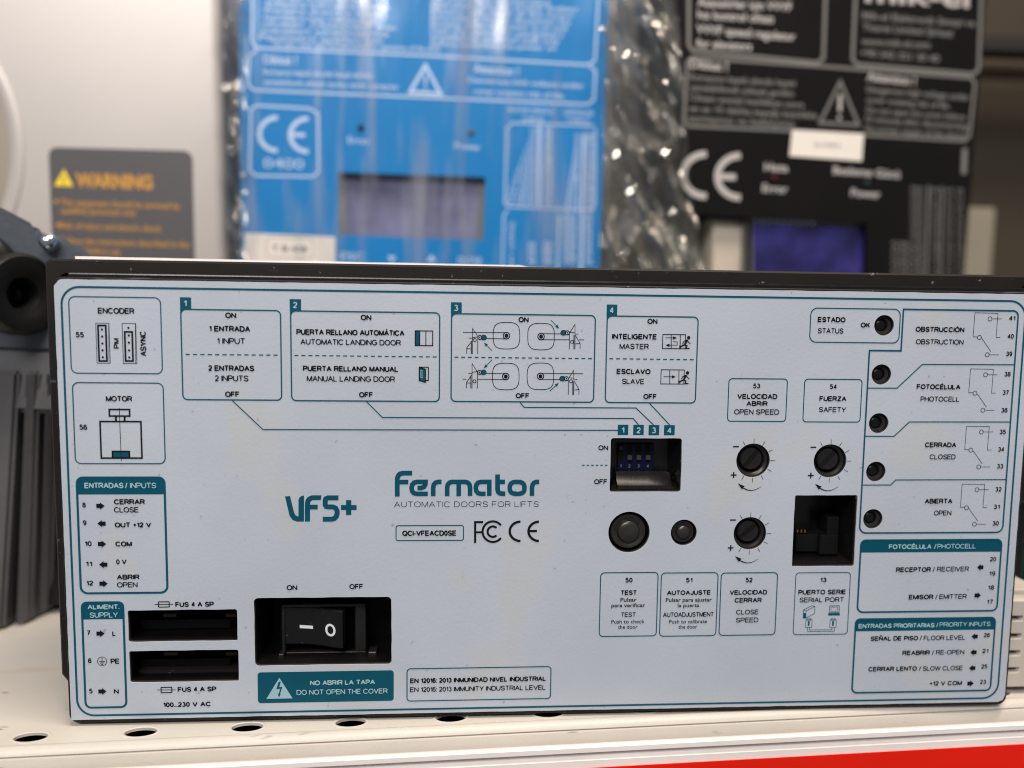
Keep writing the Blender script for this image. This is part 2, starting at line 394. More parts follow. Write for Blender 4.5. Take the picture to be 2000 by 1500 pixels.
def plate(name, surf, outer, holes, h0, h1, mt, parent, bevel=0.0):
    """flat plate with holes, from height h0 to h1 above the surface (towards the viewer)"""
    c = bpy.data.curves.new(name, 'CURVE'); c.dimensions = '2D'; c.fill_mode = 'BOTH'; c.extrude = (h1 - h0) / 2 - bevel
    c.bevel_depth = bevel; c.bevel_resolution = 1; c.offset = -bevel
    for L in [outer] + holes:
        sp = c.splines.new('POLY'); sp.points.add(len(L) - 1); sp.use_cyclic_u = True
        for p, q in zip(sp.points, L): p.co = (q[0], q[1], 0, 1)
    o = bpy.data.objects.new(name, c); me = bpy.data.meshes.new_from_object(o)
    bpy.data.objects.remove(o); bpy.data.curves.remove(c)
    mid = (h0 + h1) / 2
    for v in me.vertices: v.co = surf.w((v.co.x, v.co.y), mid + v.co.z)
    o = put(name, me, parent, [])
    for x in (mt if isinstance(mt, list) else [mt]): o.data.materials.append(x)
    return o

# ================================================================== SETTING
bm = bmesh.new(); box(bm, -1.2, 1.4, 0.36, 0.37, -0.3, 1.0)
tag(bm_obj('wall', bm, M['wall']), 'dull brown wall behind the shelf', kind='structure')

bm = bmesh.new(); box(bm, -0.40, 0.30, 0.330, 0.345, 0.0, 0.9)
tag(bm_obj('back_panel', bm, M['back']), 'dark panel closing the back of the shelf', kind='structure')

# ---- shelf
SY = math.radians(2.9); SO = Vector((-0.0132, -0.0023, 0)); SD = Vector((math.cos(SY), math.sin(SY), 0)); SN = Vector((math.sin(SY), -math.cos(SY), 0))
def sh(a, t, z): return SO + SD * a + SN * t + Vector((0, 0, z))
shelf = empty('shelf', SO, 'cream painted perforated metal shelf carrying all the lift electronics', 'shelf')
class ShelfSurf(Surf):
    def __init__(s): s.o = SO.copy(); s.u = SD.copy(); s.v = -SN.copy(); s.n = Vector((0, 0, 1))
ss = ShelfSurf()
hr = 0.00445
a_h, t_h = ss.m(275, 1430)
holes = []
for row in range(0, 7):
    for k in range(-14, 22):
        cx = a_h + k * 0.0298 - (row % 2) * 0.0149; cy = t_h + row * 0.045
        if row > 0 and (cx > -0.17 and cx < 0.17): continue
        if row > 0: continue
        holes.append([(cx + (p_[0] - cx), cy + (p_[1] - cy) * 0.55) for p_ in circ(cx, cy, hr, 28)])
top = plate('shelf_top', ss, [(-0.6, -0.0003), (0.8, -0.0003), (0.8, 0.34), (-0.6, 0.34)], holes, -0.0007, 0.0, M['shelf'], shelf)
bm = bmesh.new(); loft(bm, [[sh(-0.6, -0.30, -0.030), sh(0.8, -0.30, -0.030), sh(0.8, 0.002, -0.030), sh(-0.6, 0.002, -0.030)], [sh(-0.6, -0.30, -0.032), sh(0.8, -0.30, -0.032), sh(0.8, 0.002, -0.032), sh(-0.6, 0.002, -0.032)]], True, True)
bm_obj('hole_shade_sheet', bm, M['wall_dark'], shelf)  # dark sheet added under the shelf so the holes look dark
# rims pressed round the holes
bm = bmesh.new()
for L in holes:
    cx = sum(p[0] for p in L) / len(L); cy = sum(p[1] for p in L) / len(L)
    P = []
    for rad, z in ((hr + 0.0011, 0.00002), (hr + 0.0005, 0.00022), (hr + 0.0001, 0.0001), (hr, -0.0008)):
        P.append([ss.w((q[0], cy + (q[1] - cy) * (0.55 if rad < hr + 0.001 else 0.62)), z) for q in circ(cx, cy, rad, 28)])
    loft(bm, P, False, False)
tag(bm_obj('hole_rims', bm, M['shelf'], shelf, True), kind='stuff')
# rolled front edge
def extrude_profile(name, prof, mt, parent, a0=-0.5, a1=0.7, closed=True, seg=1):
    bm = bmesh.new(); loops = []
    for i in range(seg + 1):
        a = a0 + (a1 - a0) * i / seg
        loops.append([sh(a, t, z) for t, z in prof])
    rs = [[bm.verts.new(p) for p in L] for L in loops]; n = len(prof)
    for i in range(seg):
        for k in range(n if closed else n - 1): bm.faces.new((rs[i][k], rs[i][(k + 1) % n], rs[i + 1][(k + 1) % n], rs[i + 1][k]))
    if closed: bm.faces.new(rs[0]); bm.faces.new(rs[-1])
    o = bm_obj(name, bm, mt, parent); return smooth_angle(o, 40)
prof = [(0.0002, -0.0012), (0.0002, 0.0), (0.0005, 0.00025), (0.0012, 0.0004), (0.0020, 0.00035), (0.0028, 0.0), (0.0034, -0.0006), (0.0037, -0.0013), (0.0034, -0.0017), (0.0020, -0.0017)]
extrude_profile('rolled_edge', prof, M['shelf'], shelf)
prof = [(0.0034, -0.0018), (0.0041, -0.0019), (0.0043, -0.0026), (0.0045, -0.012), (0.0045, -0.03), (0.0025, -0.03), (0.0025, -0.0020)]
extrude_profile('front_face', prof, M['shelf'], shelf)
prof = [(0.0062, -0.030), (0.0062, -0.0048), (0.0068, -0.0040), (0.0086, -0.0034), (0.0096, -0.0032), (0.0100, -0.0036), (0.0100, -0.0050), (0.0090, -0.0053), (0.0078, -0.0058), (0.0078, -0.0066), (0.0090, -0.0074),
        (0.0096, -0.0077), (0.0096, -0.030)]
rail = extrude_profile('price_rail', prof, M['rail'], shelf)
prof = [(0.0097, -0.0099), (0.0100, -0.0099), (0.0100, -0.035), (0.0097, -0.035)]
tag(extrude_profile('price_strip', prof, M['red'], rail), 'plain red strip in the white price rail')

# ================================================================== THE DOOR CONTROLLER
ZC = 0.0655
PS = Surf((0, 0, ZC))                       # the plane of its face
unit = empty('door_controller', (0, 0.03, 0), 'grey faced lift door controller box printed with wiring legend, front of shelf', 'control unit')

HX, HT, HB = 0.1425, 0.0642, -0.0634        # sticker half width, top and bottom
W_ = {}
def hole_rect(key, x0, y0, x1, y1, r):
    a = PS.m(x0, y0); b = PS.m(x1, y1); W_[key] = (min(a[0], b[0]), min(a[1], b[1]), max(a[0], b[0]), max(a[1], b[1]), r * 0.00015)
hole_rect('rocker', 496.5, 1167.5, 764.9, 1296, 8)
hole_rect('dip', 1193, 855.5, 1328.5, 960, 5)
hole_rect('port', 1552, 967, 1666.5, 1105, 4)
hole_rect('fuse1', 250.4, 1191.5, 465, 1250.5, 4)
hole_rect('fuse2', 253, 1271, 467, 1329, 4)
C_ = {}
for key, x, y, r in (('big', 1228.2, 1039, 41), ('small', 1335, 1039.6, 26), ('t53', 1470.2, 899, 33.7), ('t54', 1620.4, 900, 33.3), ('t52', 1464, 1041.3, 33),
                     ('l0', 1725.8, 635.4, 20), ('l1', 1720.5, 731.3, 20), ('l2', 1715.3, 826.3, 20), ('l3', 1709.7, 920.7, 20), ('l4', 1703.9, 1013, 20)):
    C_[key] = (*PS.m(x, y), r * 0.0001525)
def jig(L, amp):          # hand-cut, slightly wavy sticker cut-outs
    out = []
    for i, p in enumerate(L):
        nn = noise.noise(Vector((p[0] * 260, p[1] * 260, 3.1)))
        out.append((p[0] + nn * amp, p[1] + noise.noise(Vector((p[0] * 200, p[1] * 200, 9.7))) * amp))
    return out
def dense(L, step=0.0015):
    out = []
    for i in range(len(L)):
        a = Vector(L[i]); b = Vector(L[(i + 1) % len(L)]); n = max(1, int((b - a).length / step))
        for k in range(n): out.append(tuple(a.lerp(b, k / n)))
    return out
s_holes = [jig(dense(rr(*W_[k])), 0.00012) for k in W_] + [circ(*C_[k]) for k in C_]
d = 0.00022
c_holes = [rr(W_[k][0] + d, W_[k][1] + d, W_[k][2] - d, W_[k][3] - d, W_[k][4]) for k in W_] + [circ(C_[k][0], C_[k][1], C_[k][2] - d) for k in C_]
ST = 0.0003
HL = HX - 0.0006
outer = [(-HL, HB), (HX - 0.0022, HB), (HX - 0.0006, HB + 0.0006), (HX, HB + 0.0022), (HX, HT), (-HL + 0.0022, HT), (-HL + 0.0014, HT - 0.0002), (-HL, HT - 0.0018)]
outer = jig(dense(outer, 0.002), 0.00013)
face = plate('face_label', PS, outer, s_holes, 0.0, ST, M['face'], unit)
face['label'] = 'grey adhesive front label with teal and black legend'
# front cover, a dark plastic slab just larger than the label
cov = rr(-HL - 0.0008, HB - 0.0012, HX + 0.0009, HT + 0.0007, 0.0028, 8)
front = plate('front_cover', PS, cov, c_holes, -0.0032, -0.00002, M['case'], unit, 0.0004)
# housing: wider flange behind the cover and body behind that
bm = bmesh.new()
fl = rr(-0.1468, 0.0105 - ZC, 0.1455, 0.1354 - ZC, 0.0012, 4)
fl = [p for p in fl]
bot = 0.0105 - ZC
pts = []
for p in fl:
    pts.append(p)
# lower left corner is chamfered
L0 = [(-0.1468 + 0.0022, bot), (0.1430, bot), (0.1430, 0.1330 - ZC), (0.1455, 0.1345 - ZC), (0.1455, 0.1352 - ZC), (0.1450, 0.1356 - ZC), (-0.1452, 0.1356 - ZC), (-0.1468, 0.1346 - ZC), (-0.1468, bot + 0.0030)]
def loopat(L, y, ins=0.0):
    cx = sum(p[0] for p in L) / len(L); cz = sum(p[1] for p in L) / len(L)
    return [Vector((p[0] - math.copysign(ins, p[0] - cx), y, ZC + p[1] - math.copysign(ins, p[1] - cz))) for p in L]
loft(bm, [loopat(L0, 0.0300, 0.004), loopat(L0, 0.0046, 0.004), loopat(L0, 0.0046, 0.0006), loopat(L0, 0.0052), loopat(L0, 0.0260), loopat(L0, 0.0264, 0.0004)], False, False)
flange = bm_obj('housing_flange', bm, M['case'], unit)
bm = bmesh.new(); box(bm, -0.1405, 0.1405, 0.0180, 0.0600, 0.0006, 0.1345, 0.0010)
bm_obj('housing_body', bm, M['case'], unit)
# bead along the top of the cover
bm = bmesh.new(); box(bm, -0.1395, 0.1440, 0.0022, 0.0048, HT + ZC + 0.0002, HT + ZC + 0.0020, 0.0005, 2)
bm_obj('bead', bm, M['gloss'], unit)
# back plate just showing over the housing, its top edge highlight painted near white
bm = bmesh.new()
vs = []
N = 60
for i in range(N + 1):
    x = -0.1490 + (0.0020 + 0.1490) * i / N
    zt = 0.13735 + noise.noise(Vector((x * 60, 1, 2))) * 0.00016 - (0.0005 if i > 55 else 0) + 0.0004 * (1 - i / N)
    vs.append([bm.verts.new((x, y, z)) for y, z in ((0.0268, 0.02), (0.0268, zt), (0.0292, zt), (0.0292, 0.02))])
for i in range(N):
    for k in range(3): bm.faces.new((vs[i][k], vs[i][k + 1], vs[i + 1][k + 1], vs[i + 1][k]))
bm_obj('back_plate', bm, M['edge_highlight'], unit)

# ---- wells behind the openings
def well(name, key, depth, taper, parent=unit, mt='well', bottom=True):
    bm = bmesh.new()
    if key in W_:
        x0, z0, x1, z1, r = W_[key]; e = d + 0.00003
        L = [rr(x0 + e + k * taper, z0 + e + k * taper, x1 - e - k * taper, z1 - e - k * taper, r + 0.0003) for k in (0, 1)]
    else:
        u, v, r = C_[key]; e = d + 0.00003
        L = [circ(u, v, r - e - k * taper, 48) for k in (0, 1)]
    loft(bm, [[PS.w(p, -0.0006) for p in L[0]], [PS.w(p, -depth) for p in L[1]]], False, bottom)
    o = bm_obj(name, bm, M[mt], parent); return smooth_angle(o, 40)

# rocker switch
rx0, rz0, rx1, rz1, _ = W_['rocker']
rk = well('rocker_switch', 'rocker', 0.016, 0.0015); rk['label'] = 'recessed black mains rocker switch'
def P(px, py, dep):       # point behind the face at depth dep (mm) seen at a photo position
    s = Surf((0, dep * MM, ZC)); uv = s.m(px, py); return Vector((uv[0], dep * MM, ZC + uv[1]))
a = P(550, 1178, 7); b = P(716, 1278, 7)
X0, X1, Z0, Z1 = a.x, b.x, b.z, a.z
bm = bmesh.new()                       # bezel frame
t = 0.0012
for bx in ((X0, X1, Z1 - t, Z1), (X0, X1, Z0, Z0 + t), (X0, X0 + t, Z0 + t, Z1 - t), (X1 - 0.0034, X1, Z0 + t, Z1 - t)):
    box(bm, bx[0], bx[1], 0.0062, 0.0120, bx[2], bx[3], 0.0003, 1)
bm_obj('bezel', bm, M['knob'], rk)
# rocker body: curved top, right end proud
a = P(556, 1188, 5.5); b = P(668, 1268, 4.0)
xa, xb = a.x, P(668, 1200, 3.2).x
zt, zb = a.z, P(600, 1262, 5.5).z
bm = bmesh.new(); n = 16; secs = []
for i in range(n + 1):
    f = i / n; x = xa + (xb - xa) * f
    y = 0.0066 - 0.0030 * f ** 1.3 + 0.0010 * math.sin(math.pi * f)
    if f == 1: y += 0.0004
    g = 0.0005 * f
    secs.append([(x, 0.013, zb - g), (x, y + 0.0004, zb - g), (x, y, zb + 0.0004 - g), (x, y, zt - 0.0004 - g), (x, y + 0.0004, zt - g), (x, 0.013, zt - g)])
secs.append([(xb + 0.0006, 0.013, zb), (xb + 0.0006, 0.0052, zb), (xb + 0.0006, 0.0050, zb + 0.0004), (xb + 0.0006, 0.0050, zt - 0.0004), (xb + 0.0006, 0.0052, zt), (xb + 0.0006, 0.013, zt)])
loft(bm, [[Vector(p) for p in L] for L in secs], True, True)
rock = bm_obj('rocker', bm, M['gloss'], rk); smooth_angle(rock, 30)
def rock_y(x):
    f = (x - xa) / (xb - xa); return 0.0066 - 0.0030 * f ** 1.3 + 0.0010 * math.sin(math.pi * f)
bm = bmesh.new()
def on_rock(px, py):
    y = 0.005
    for _ in range(6):
        p = P(px, py, y * 1000); y = rock_y(p.x)
    return Vector((p.x, y - 0.00006, p.z))
q = [on_rock(x, y) for x, y in ((585.5, 1220.5), (611, 1222), (611.5, 1228), (585.5, 1226.5))]
bm.faces.new([bm.verts.new(p) for p in q])
ro = []; ri = []
for k in range(28):
    a_ = 2 * math.pi * k / 28; cx, cy = 645.3, 1230.5
    def el(rx, ry): 
        x = rx * math.cos(a_); y = ry * math.sin(a_); return on_rock(cx + x + y * 0.12, cy + y)
    ro.append(bm.verts.new(el(10, 12.3))); ri.append(bm.verts.new(el(5.8, 8)))
for k in range(28): bm.faces.new((ro[k], ro[(k + 1) % 28], ri[(k + 1) % 28], ri[k]))
bm_obj('rocker_mark', bm, M['white'], rk)
for px, py, wd in ((551, 1274, 10), (728, 1270, 15)):      # snap-in clips
    p = P(px, py, 5)
    bm = bmesh.new(); box(bm, p.x - wd * 0.000085, p.x + wd * 0.000085, 0.0036, 0.0080, rz0 + 0.0006, p.z, 0.00025, 1)
    bm_obj('clip', bm, M['knob'], rk)
for px in (540, 737):
    p = P(px, 1230, 6); bm = bmesh.new(); box(bm, p.x - 0.0007, p.x + 0.0007, 0.0055, 0.015, rz0 + 0.001, rz1 - 0.004, 0.0002, 1)
    bm_obj('side_rib', bm, M['well'], rk)

# fuse slots
for key, px, dy in (('fuse1', ((345, 371), (441, 462)), 1201), ('fuse2', ((322, 348), (440, 462)), 1276)):
    fs = well('fuse_slot', key, 0.011, 0.0004, mt='well')
    fs['label'] = 'upper dark fuse slot' if key == 'fuse1' else 'lower dark fuse slot'
    for (p0, p1) in (((319, 345), (441, 463)) if key == 'fuse1' else ((320, 348), (441, 464))):
        a = P(p0, dy - 3, 8); b = P(p1, dy + 4, 8)
        bm = bmesh.new(); box(bm, a.x, b.x, 0.0078, 0.0082, b.z, a.z, 0.0001, 1)
        bm_obj('fuse_clip', bm, M['dull_brass'], fs)
    a = P(262 if key == 'fuse1' else 265, dy + 30, 8); b = P(460, dy + 46, 8)
    bm = bmesh.new(); box(bm, a.x + 0.002, b.x - 0.001, 0.0068, 0.0105, W_[key][1] + 0.0007 + ZC, W_[key][1] + 0.0036 + ZC, 0.0003, 1)
    bm_obj('fuse_carrier', bm, M['well'], fs)

# DIP switch well
dp = well('dip_switch', 'dip', 0.0085, 0.0016, mt='gloss'); dp['label'] = 'recessed four way blue DIP switch'
a = P(1207, 866, 7.6); b = P(1276, 916, 7.6)
bm = bmesh.new(); box(bm, a.x, b.x, 0.0072, 0.0084, b.z, a.z, 0.0001, 1)
body = bm_obj('switch_body', bm, M['dip_blue'], dp)
ink = Ink(Surf((0, 0.0072, ZC)), 0.00005)
for k, px in enumerate((1212, 1229, 1247, 1265)):
    up = (k == 0)
    c0 = P(px, 874 if up else 893, 7.0)
    bm = bmesh.new(); box(bm, c0.x - 0.00075, c0.x + 0.00075, 0.0060, 0.0071, c0.z - 0.0008, c0.z + 0.0008, 0.0002, 1)
    bm_obj('lever', bm, M['lever'] if not up else M['knob'], dp)
    ink.frect(px - 5, 868, px + 5, 901, 'black_ink', 0, 0)
    ink.text(str(k + 1), px, 910, 4, 6, 0.01, 'dim_ink')
ink.done('dip_print', dp)
# moulded step at the bottom of the well
x0, z0, x1, z1, r = W_['dip']
bm = bmesh.new()
ya = P(1205, 920, 5).z; yb = P(1205, 937, 3.2).z
prof = [(0.0084, z0 + ZC + 0.0008), (0.0010, z0 + ZC + 0.0005), (0.0012, yb - 0.0013), (0.0030, yb), (0.0046, ya), (0.0084, ya + 0.0004)]
loops = []
xl = P(1203, 930, 4).x; xr = P(1302, 930, 4).x
for x, zz in ((xl, 0), (xr - 0.006, 0), (xr, 0.0), (xr + 0.0012, -0.0006)):
    loops.append([Vector((x, y, z + (zz if i > 1 else 0))) for i, (y, z) in enumerate(prof)])
loft(bm, loops, True, True)
o = bm_obj('well_step', bm, M['gloss'], dp); smooth_angle(o, 25)

# serial port
sp = well('serial_port', 'port', 0.014, 0.0014, mt='gloss'); sp['label'] = 'deep square black serial port opening'
x0, z0, x1, z1, r = W_['port']
bm = bmesh.new()
a = P(1556, 1032, 8); b = P(1628, 1078, 8); box(bm, a.x, b.x, 0.008, 0.0135, b.z, a.z - 0.002, 0.0003, 1)
a2 = P(1603, 1046, 6); box(bm, a2.x, b.x + 0.0006, 0.0062, 0.0135, b.z - 0.0004, a2.z, 0.0003, 1)
a3 = P(1617, 1010, 7); box(bm, a3.x, b.x + 0.0009, 0.0070, 0.0135, b.z, a3.z, 0.0003, 1)
bm_obj('jack_body', bm, M['jack'], sp)
for px in (1557.5, 1565, 1572):
    p = P(px, 1037, 7.5); bm = bmesh.new(); box(bm, p.x - 0.00022, p.x + 0.00022, 0.0074, 0.012, p.z - 0.0006, p.z + 0.0005, 0.0001, 1)
    bm_obj('contact_pin', bm, M['gold'], sp)

# push buttons
def button(key, label):
    u, v, r = C_[key]; c = PS.w((u, v))
    bw = well('push_button', key, 0.004, 0.0001, mt='gloss'); bw['label'] = label
    bm = bmesh.new(); R = r
    prof = [(R * 0.99, 0.0035), (R * 0.88, 0.0020), (R * 0.86, 0.0012), (R * 0.82, 0.0008), (R * 0.72, 0.0008), (R * 0.66, 0.0011), (R * 0.56, 0.0011), (R * 0.54, 0.0009)]
    lathe(bm, c, (0, 1, 0), prof, 48, False)
    ring = bm_obj('collar', bm, M['button'], bw); smooth_angle(ring, 40)
    bm = bmesh.new(); R2 = R * 0.53
    lathe(bm, c, (0, 1, 0), [(R2, 0.0016), (R2, 0.0007), (R2 * 0.97, 0.00045)] + [(R2 * 0.97 * math.cos(t_ * math.pi / 2 / 8), 0.00045 - 0.0009 * math.sin(t_ * math.pi / 2 / 8)) for t_ in range(1, 8)] + [(0, -0.00045)], 48, False)
    cap = bm_obj('cap', bm, M['button'], bw); smooth_angle(cap, 40)
button('big', 'larger round black test push button'); button('small', 'smaller round black push button')

# trimmers
def trimmer(key, label, ang):
    u, v, r = C_[key]; c = PS.w((u, v))
    bw = well('trimmer', key, 0.006, 0.0001, mt='well'); bw['label'] = label
    bm = bmesh.new()
    lathe(bm, c, (0, 1, 0), [(r * 0.985, 0.0010), (r * 0.80, 0.0014), (r * 0.76, 0.0018), (r * 0.75, 0.0055)], 48, False)
    o = bm_obj('collar', bm, M['knob'], bw); smooth_angle(o, 40)
    # knob with a real screwdriver slot
    R = r * 0.66; cc = c + Vector((-0.0001, 0, 0.0003))
    bm = bmesh.new()
    sl = R * 0.20; dpt = 0.0012; n = 40
    def ringpt(side, k, rad):
        lim = math.asin(min(0.99, sl / rad)); a0 = lim; a1 = math.pi - lim
        a_ = a0 + (a1 - a0) * k / n; x = rad * math.cos(a_); z = rad * math.sin(a_) * side
        ca, sa = math.cos(ang), math.sin(ang); return (x * ca - z * sa, x * sa + z * ca)
    for side in (1, -1):
        L = []
        for rad, y in ((R, 0.0045), (R, 0.0014), (R * 0.94, 0.0011)):
            L.append([bm.verts.new(cc + Vector((q[0], y, q[1]))) for q in (ringpt(side, k, rad) for k in range(n + 1))])
        for i in range(2):
            for k in range(n + 1): bm.faces.new((L[i][k], L[i][(k + 1) % (n + 1)], L[i + 1][(k + 1) % (n + 1)], L[i + 1][k]))
        bm.faces.new(L[2])
    lathe(bm, cc, (0, 1, 0), [(R * 0.99, 0.0046), (R * 0.99, 0.0011 + dpt), (0, 0.0011 + dpt)], 40, False)
    o = bm_obj('knob', bm, M['knob'], bw); smooth_angle(o, 40)
trimmer('t53', 'opening speed trimmer, top left of the three', math.radians(52))
trimmer('t54', 'safety force trimmer, top right of the three', math.radians(48))
trimmer('t52', 'closing speed trimmer, lowest of the three', math.radians(42))

# indicator lights
for key in ('l0', 'l1', 'l2', 'l3', 'l4'):
    u, v, r = C_[key]; c = PS.w((u, v))
    bw = well('indicator_light', key, 0.006, 0.0002, mt='well')
    bm = bmesh.new(); lathe(bm, c, (0, 1, 0), [(r * 0.975, 0.0011), (r * 0.93, 0.0009), (r * 0.66, 0.0011), (r * 0.60, 0.0015)], 40, False)
    o = bm_obj('collar', bm, M['knob'], bw); smooth_angle(o, 40)
    o.data.materials[0] = M['led_ring']
    bm = bmesh.new(); lathe(bm, c, (0, 1, 0), [(r * 0.61, 0.0018), (r * 0.58, 0.0015), (r * 0.35, 0.0013), (0, 0.0012)], 24, False)
    o = bm_obj('lens', bm, M['led_lens'], bw); smooth_angle(o, 60)

# terminal block plugged in at the lower right
bm = bmesh.new()
a = P(1946, 1172, 9); b = P(2012, 1342, 9)
tb_x0, tb_x1, tb_z1, tb_z0 = 0.1436, 0.1640, a.z, 0.0026
pitch = 0.00545; zs = [P(1980, y, 8).z for y in (1206, 1240.5, 1273.5, 1306.5)]
op = []
s8 = Surf((0, 0.008, 0))
hl = [[(0.1490, z - 0.0013), (0.1530, z - 0.0013), (0.1530, z + 0.0005), (0.1490, z + 0.0005)] for z in zs]
tblk = plate('terminal_block', s8, [(tb_x0, tb_z0), (tb_x1, tb_z0), (tb_x1, tb_z1), (tb_x0, tb_z1)], hl, -0.0060, 0.0, M['term'], unit, 0.0002)
tblk['label'] = 'beige plug-in terminal block with four wire openings'
bm = bmesh.new(); box(bm, tb_x0 + 0.0002, tb_x1 + 0.0002, 0.0145, 0.030, tb_z0, tb_z1 + 0.0015, 0.0003, 1)
bm_obj('block_body', bm, M['term'], tblk)
bm = bmesh.new()
for z in zs: box(bm, 0.1480, 0.1530, 0.0135, 0.0142, z - 0.0014, z + 0.0014)
bm_obj('contact_plate', bm, M['well'], tblk)

# ------------------------------------------------------------------ printed legend on the face
FS = Surf((0, -ST, ZC))
def I(): return Ink(FS)
B, R_ = 0.016, 0.002        # bold and regular stroke weights
def arrow(ink, x, y, right=True, L=15, H=13):
    s = 1 if right else -1; c = ink.q(x, y); k = ink.k()
    pts = [(-L / 2, -4), (-0.3, -4), (-0.8, -H / 2 - .4), (L / 2 + .4, 0), (-0.8, H / 2 + .4), (-0.3, 4), (-L / 2, 4)]
    ink.poly([(c[0] + s * p[0] * k, c[1] + p[1] * k) for p in pts], 'black_ink', 2)
def thin_arrow(ink, x0, y0, x1, y1, wpx, head, mt):
    a = Vector(ink.q(x0, y0)); b = Vector(ink.q(x1, y1)); k = ink.k(); dd = (b - a).normalized(); n = Vector((-dd.y, dd.x))
    e = b - dd * head * k
    ink.strip([a, e], wpx * k, mt); ink.poly([b, e + n * head * 0.38 * k, e - n * head * 0.38 * k], mt, 2)
def header_box(ink, x0, y0, x1, y1, yh, wpx, r):
    a = ink.q(x0, y0); b = ink.q(x1, y1); k = ink.k(); hv = ink.q((x0 + x1) / 2, yh)[1]
    ink.strip(rr(a[0] + wpx * k / 2, a[1] - wpx * k / 2, b[0] - wpx * k / 2, b[1] + wpx * k / 2, r * k), wpx * k, 'teal_ink', True)
    top_ = rr(a[0], a[1], b[0], b[1], r * k); n = 7
    ink.poly([(a[0], hv), (b[0], hv)] + top_[n:2 * n] + top_[2 * n:3 * n], 'teal_ink', 0)

# outer border
k_ = I(); k_.strip(rr(-0.14, -0.0621, 0.14, 0.0621, 0.0049, 10), 0.00056, 'teal_ink', True); k_.done('border_line', face)
# encoder
k_ = I(); k_.rect(134, 579, 317.5, 730, 2, r=11); k_.text('ENCODER', 227, 607, 71, 10, 0.006); k_.text('55', 156, 653.5, 16, 9, 0.01)
k_.rect(187, 631, 215.5, 709.5, 1); k_.line([(212.3, 631), (213, 709)], 0.8, 'black_ink')
k_.rect(191.5, 635.5, 209, 705, 3.2, 'black_ink')
for x, y in ((199.3, 643.3), (199.8, 657), (200.2, 670.5), (200.5, 684), (201, 697.5)): k_.dot(x, y, 2)
k_.rect(238.6, 631.5, 267.5, 710, 1, 'black_ink'); k_.line([(264.4, 631.5), (265, 710)], 0.8, 'black_ink')
k_.rect(243.7, 648, 260, 705, 3.2, 'black_ink')
for x, y in ((251, 640), (251.7, 655), (252, 669), (252.5, 684), (252.7, 698)): k_.dot(x, y, 2)
k_.text('PM', 227.5, 670.5, 19, 9, 0.012, ang=math.pi / 2); k_.text('ASYNC', 279.8, 671, 47, 10, 0.006, ang=math.pi / 2)
k_.done('encoder_legend', face)
# motor
k_ = I(); k_.rect(141.5, 747, 323, 905.5, 2, r=11); k_.text('MOTOR', 232.7, 778.5, 51, 9.5, 0.006); k_.text('56', 163, 834, 15, 9, 0.01)
k_.rect(213.5, 799.5, 253.5, 812.5, 3, 'black_ink'); k_.line([(226.5, 813), (226.7, 822)], 3.5, 'black_ink'); k_.line([(243.5, 813), (243.7, 822)], 3.5, 'black_ink')
k_.rect(195.5, 823, 277.5, 894.5, 3, 'black_ink'); k_.line([(233, 796), (237, 900)], 1.0, 'black_ink')
k_.frect(219.8, 881, 253, 895, 'teal_ink'); k_.rect(219.8, 881.5, 253, 894, 3, 'black_ink')
k_.done('motor_legend', face)
# inputs
k_ = I(); header_box(k_, 147.5, 930.5, 329.5, 1159, 965.5, 4, 13)
k_.text('ENTRADAS', 203.5, 948, 76, 9.8, B, 'pale_ink'); k_.text('/', 247, 948, 4.5, 10.5, 0, 'pale_ink'); k_.text('INPUTS', 280, 948, 51, 9.8, R_, 'pale_ink')
for s_, x, y, w_ in (('8', 164.4, 986, 6.5), ('9', 165.6, 1020.6, 6.5), ('10', 172.4, 1061.4, 13.5), ('11', 174, 1101, 12.5), ('12', 175.4, 1138.4, 13.5)): k_.text(s_, x, y, w_, 8.8, 0.01)
for x, y, rt in ((196.4, 987.6, 1), (198.6, 1022.4, 0), (199.4, 1062, 1), (202, 1102.4, 0), (202.4, 1139.4, 1)): arrow(k_, x, y, rt)
k_.text('CERRAR', 253, 979.7, 60, 9.3, B); k_.text('CLOSE', 247, 995.3, 48, 9.5, R_); k_.text('OUT +12 V', 260, 1024.8, 71, 9, B); k_.text('COM', 241.8, 1062, 32, 9, B)
k_.text('0 V', 237.2, 1097, 20, 9, 0.01); k_.text('ABRIR', 250.5, 1126.8, 44, 9, B); k_.text('OPEN', 248.8, 1141.8, 40, 9.5, R_)
k_.done('input_legend', face)
# supply
k_ = I(); header_box(k_, 157.5, 1175, 249.3, 1382.5, 1209.5, 4, 11)
k_.text('ALIMENT.', 202.5, 1185, 62, 8.8, B, 'pale_ink'); k_.text('SUPPLY', 203, 1200.8, 55, 9.8, R_, 'pale_ink')
for s_, x, y in (('7', 173.4, 1235.6), ('6', 175.6, 1290), ('5', 177.6, 1349.4)): k_.text(s_, x, y, 6.5, 8.8, 0.01)
arrow(k_, 196.4, 1237); arrow(k_, 200.2, 1350)
k_.text('L', 223, 1237, 6.5, 9, 0.01); k_.text('PE', 225, 1291, 17, 9.5, 0.008); k_.text('N', 227.4, 1350, 9, 9, 0.01)
k_.circle(199.6, 1291.4, 8.8, 1, 'black_ink', 32); k_.line([(199.4, 1284), (199.6, 1292)], 1.2, 'black_ink')
for i, hw in enumerate((6, 4, 2)): k_.line([(199.6 - hw, 1292 + i * 2.6), (199.6 + hw, 1292 + i * 2.6)], 1.3, 'black_ink')
k_.done('supply_legend', face)
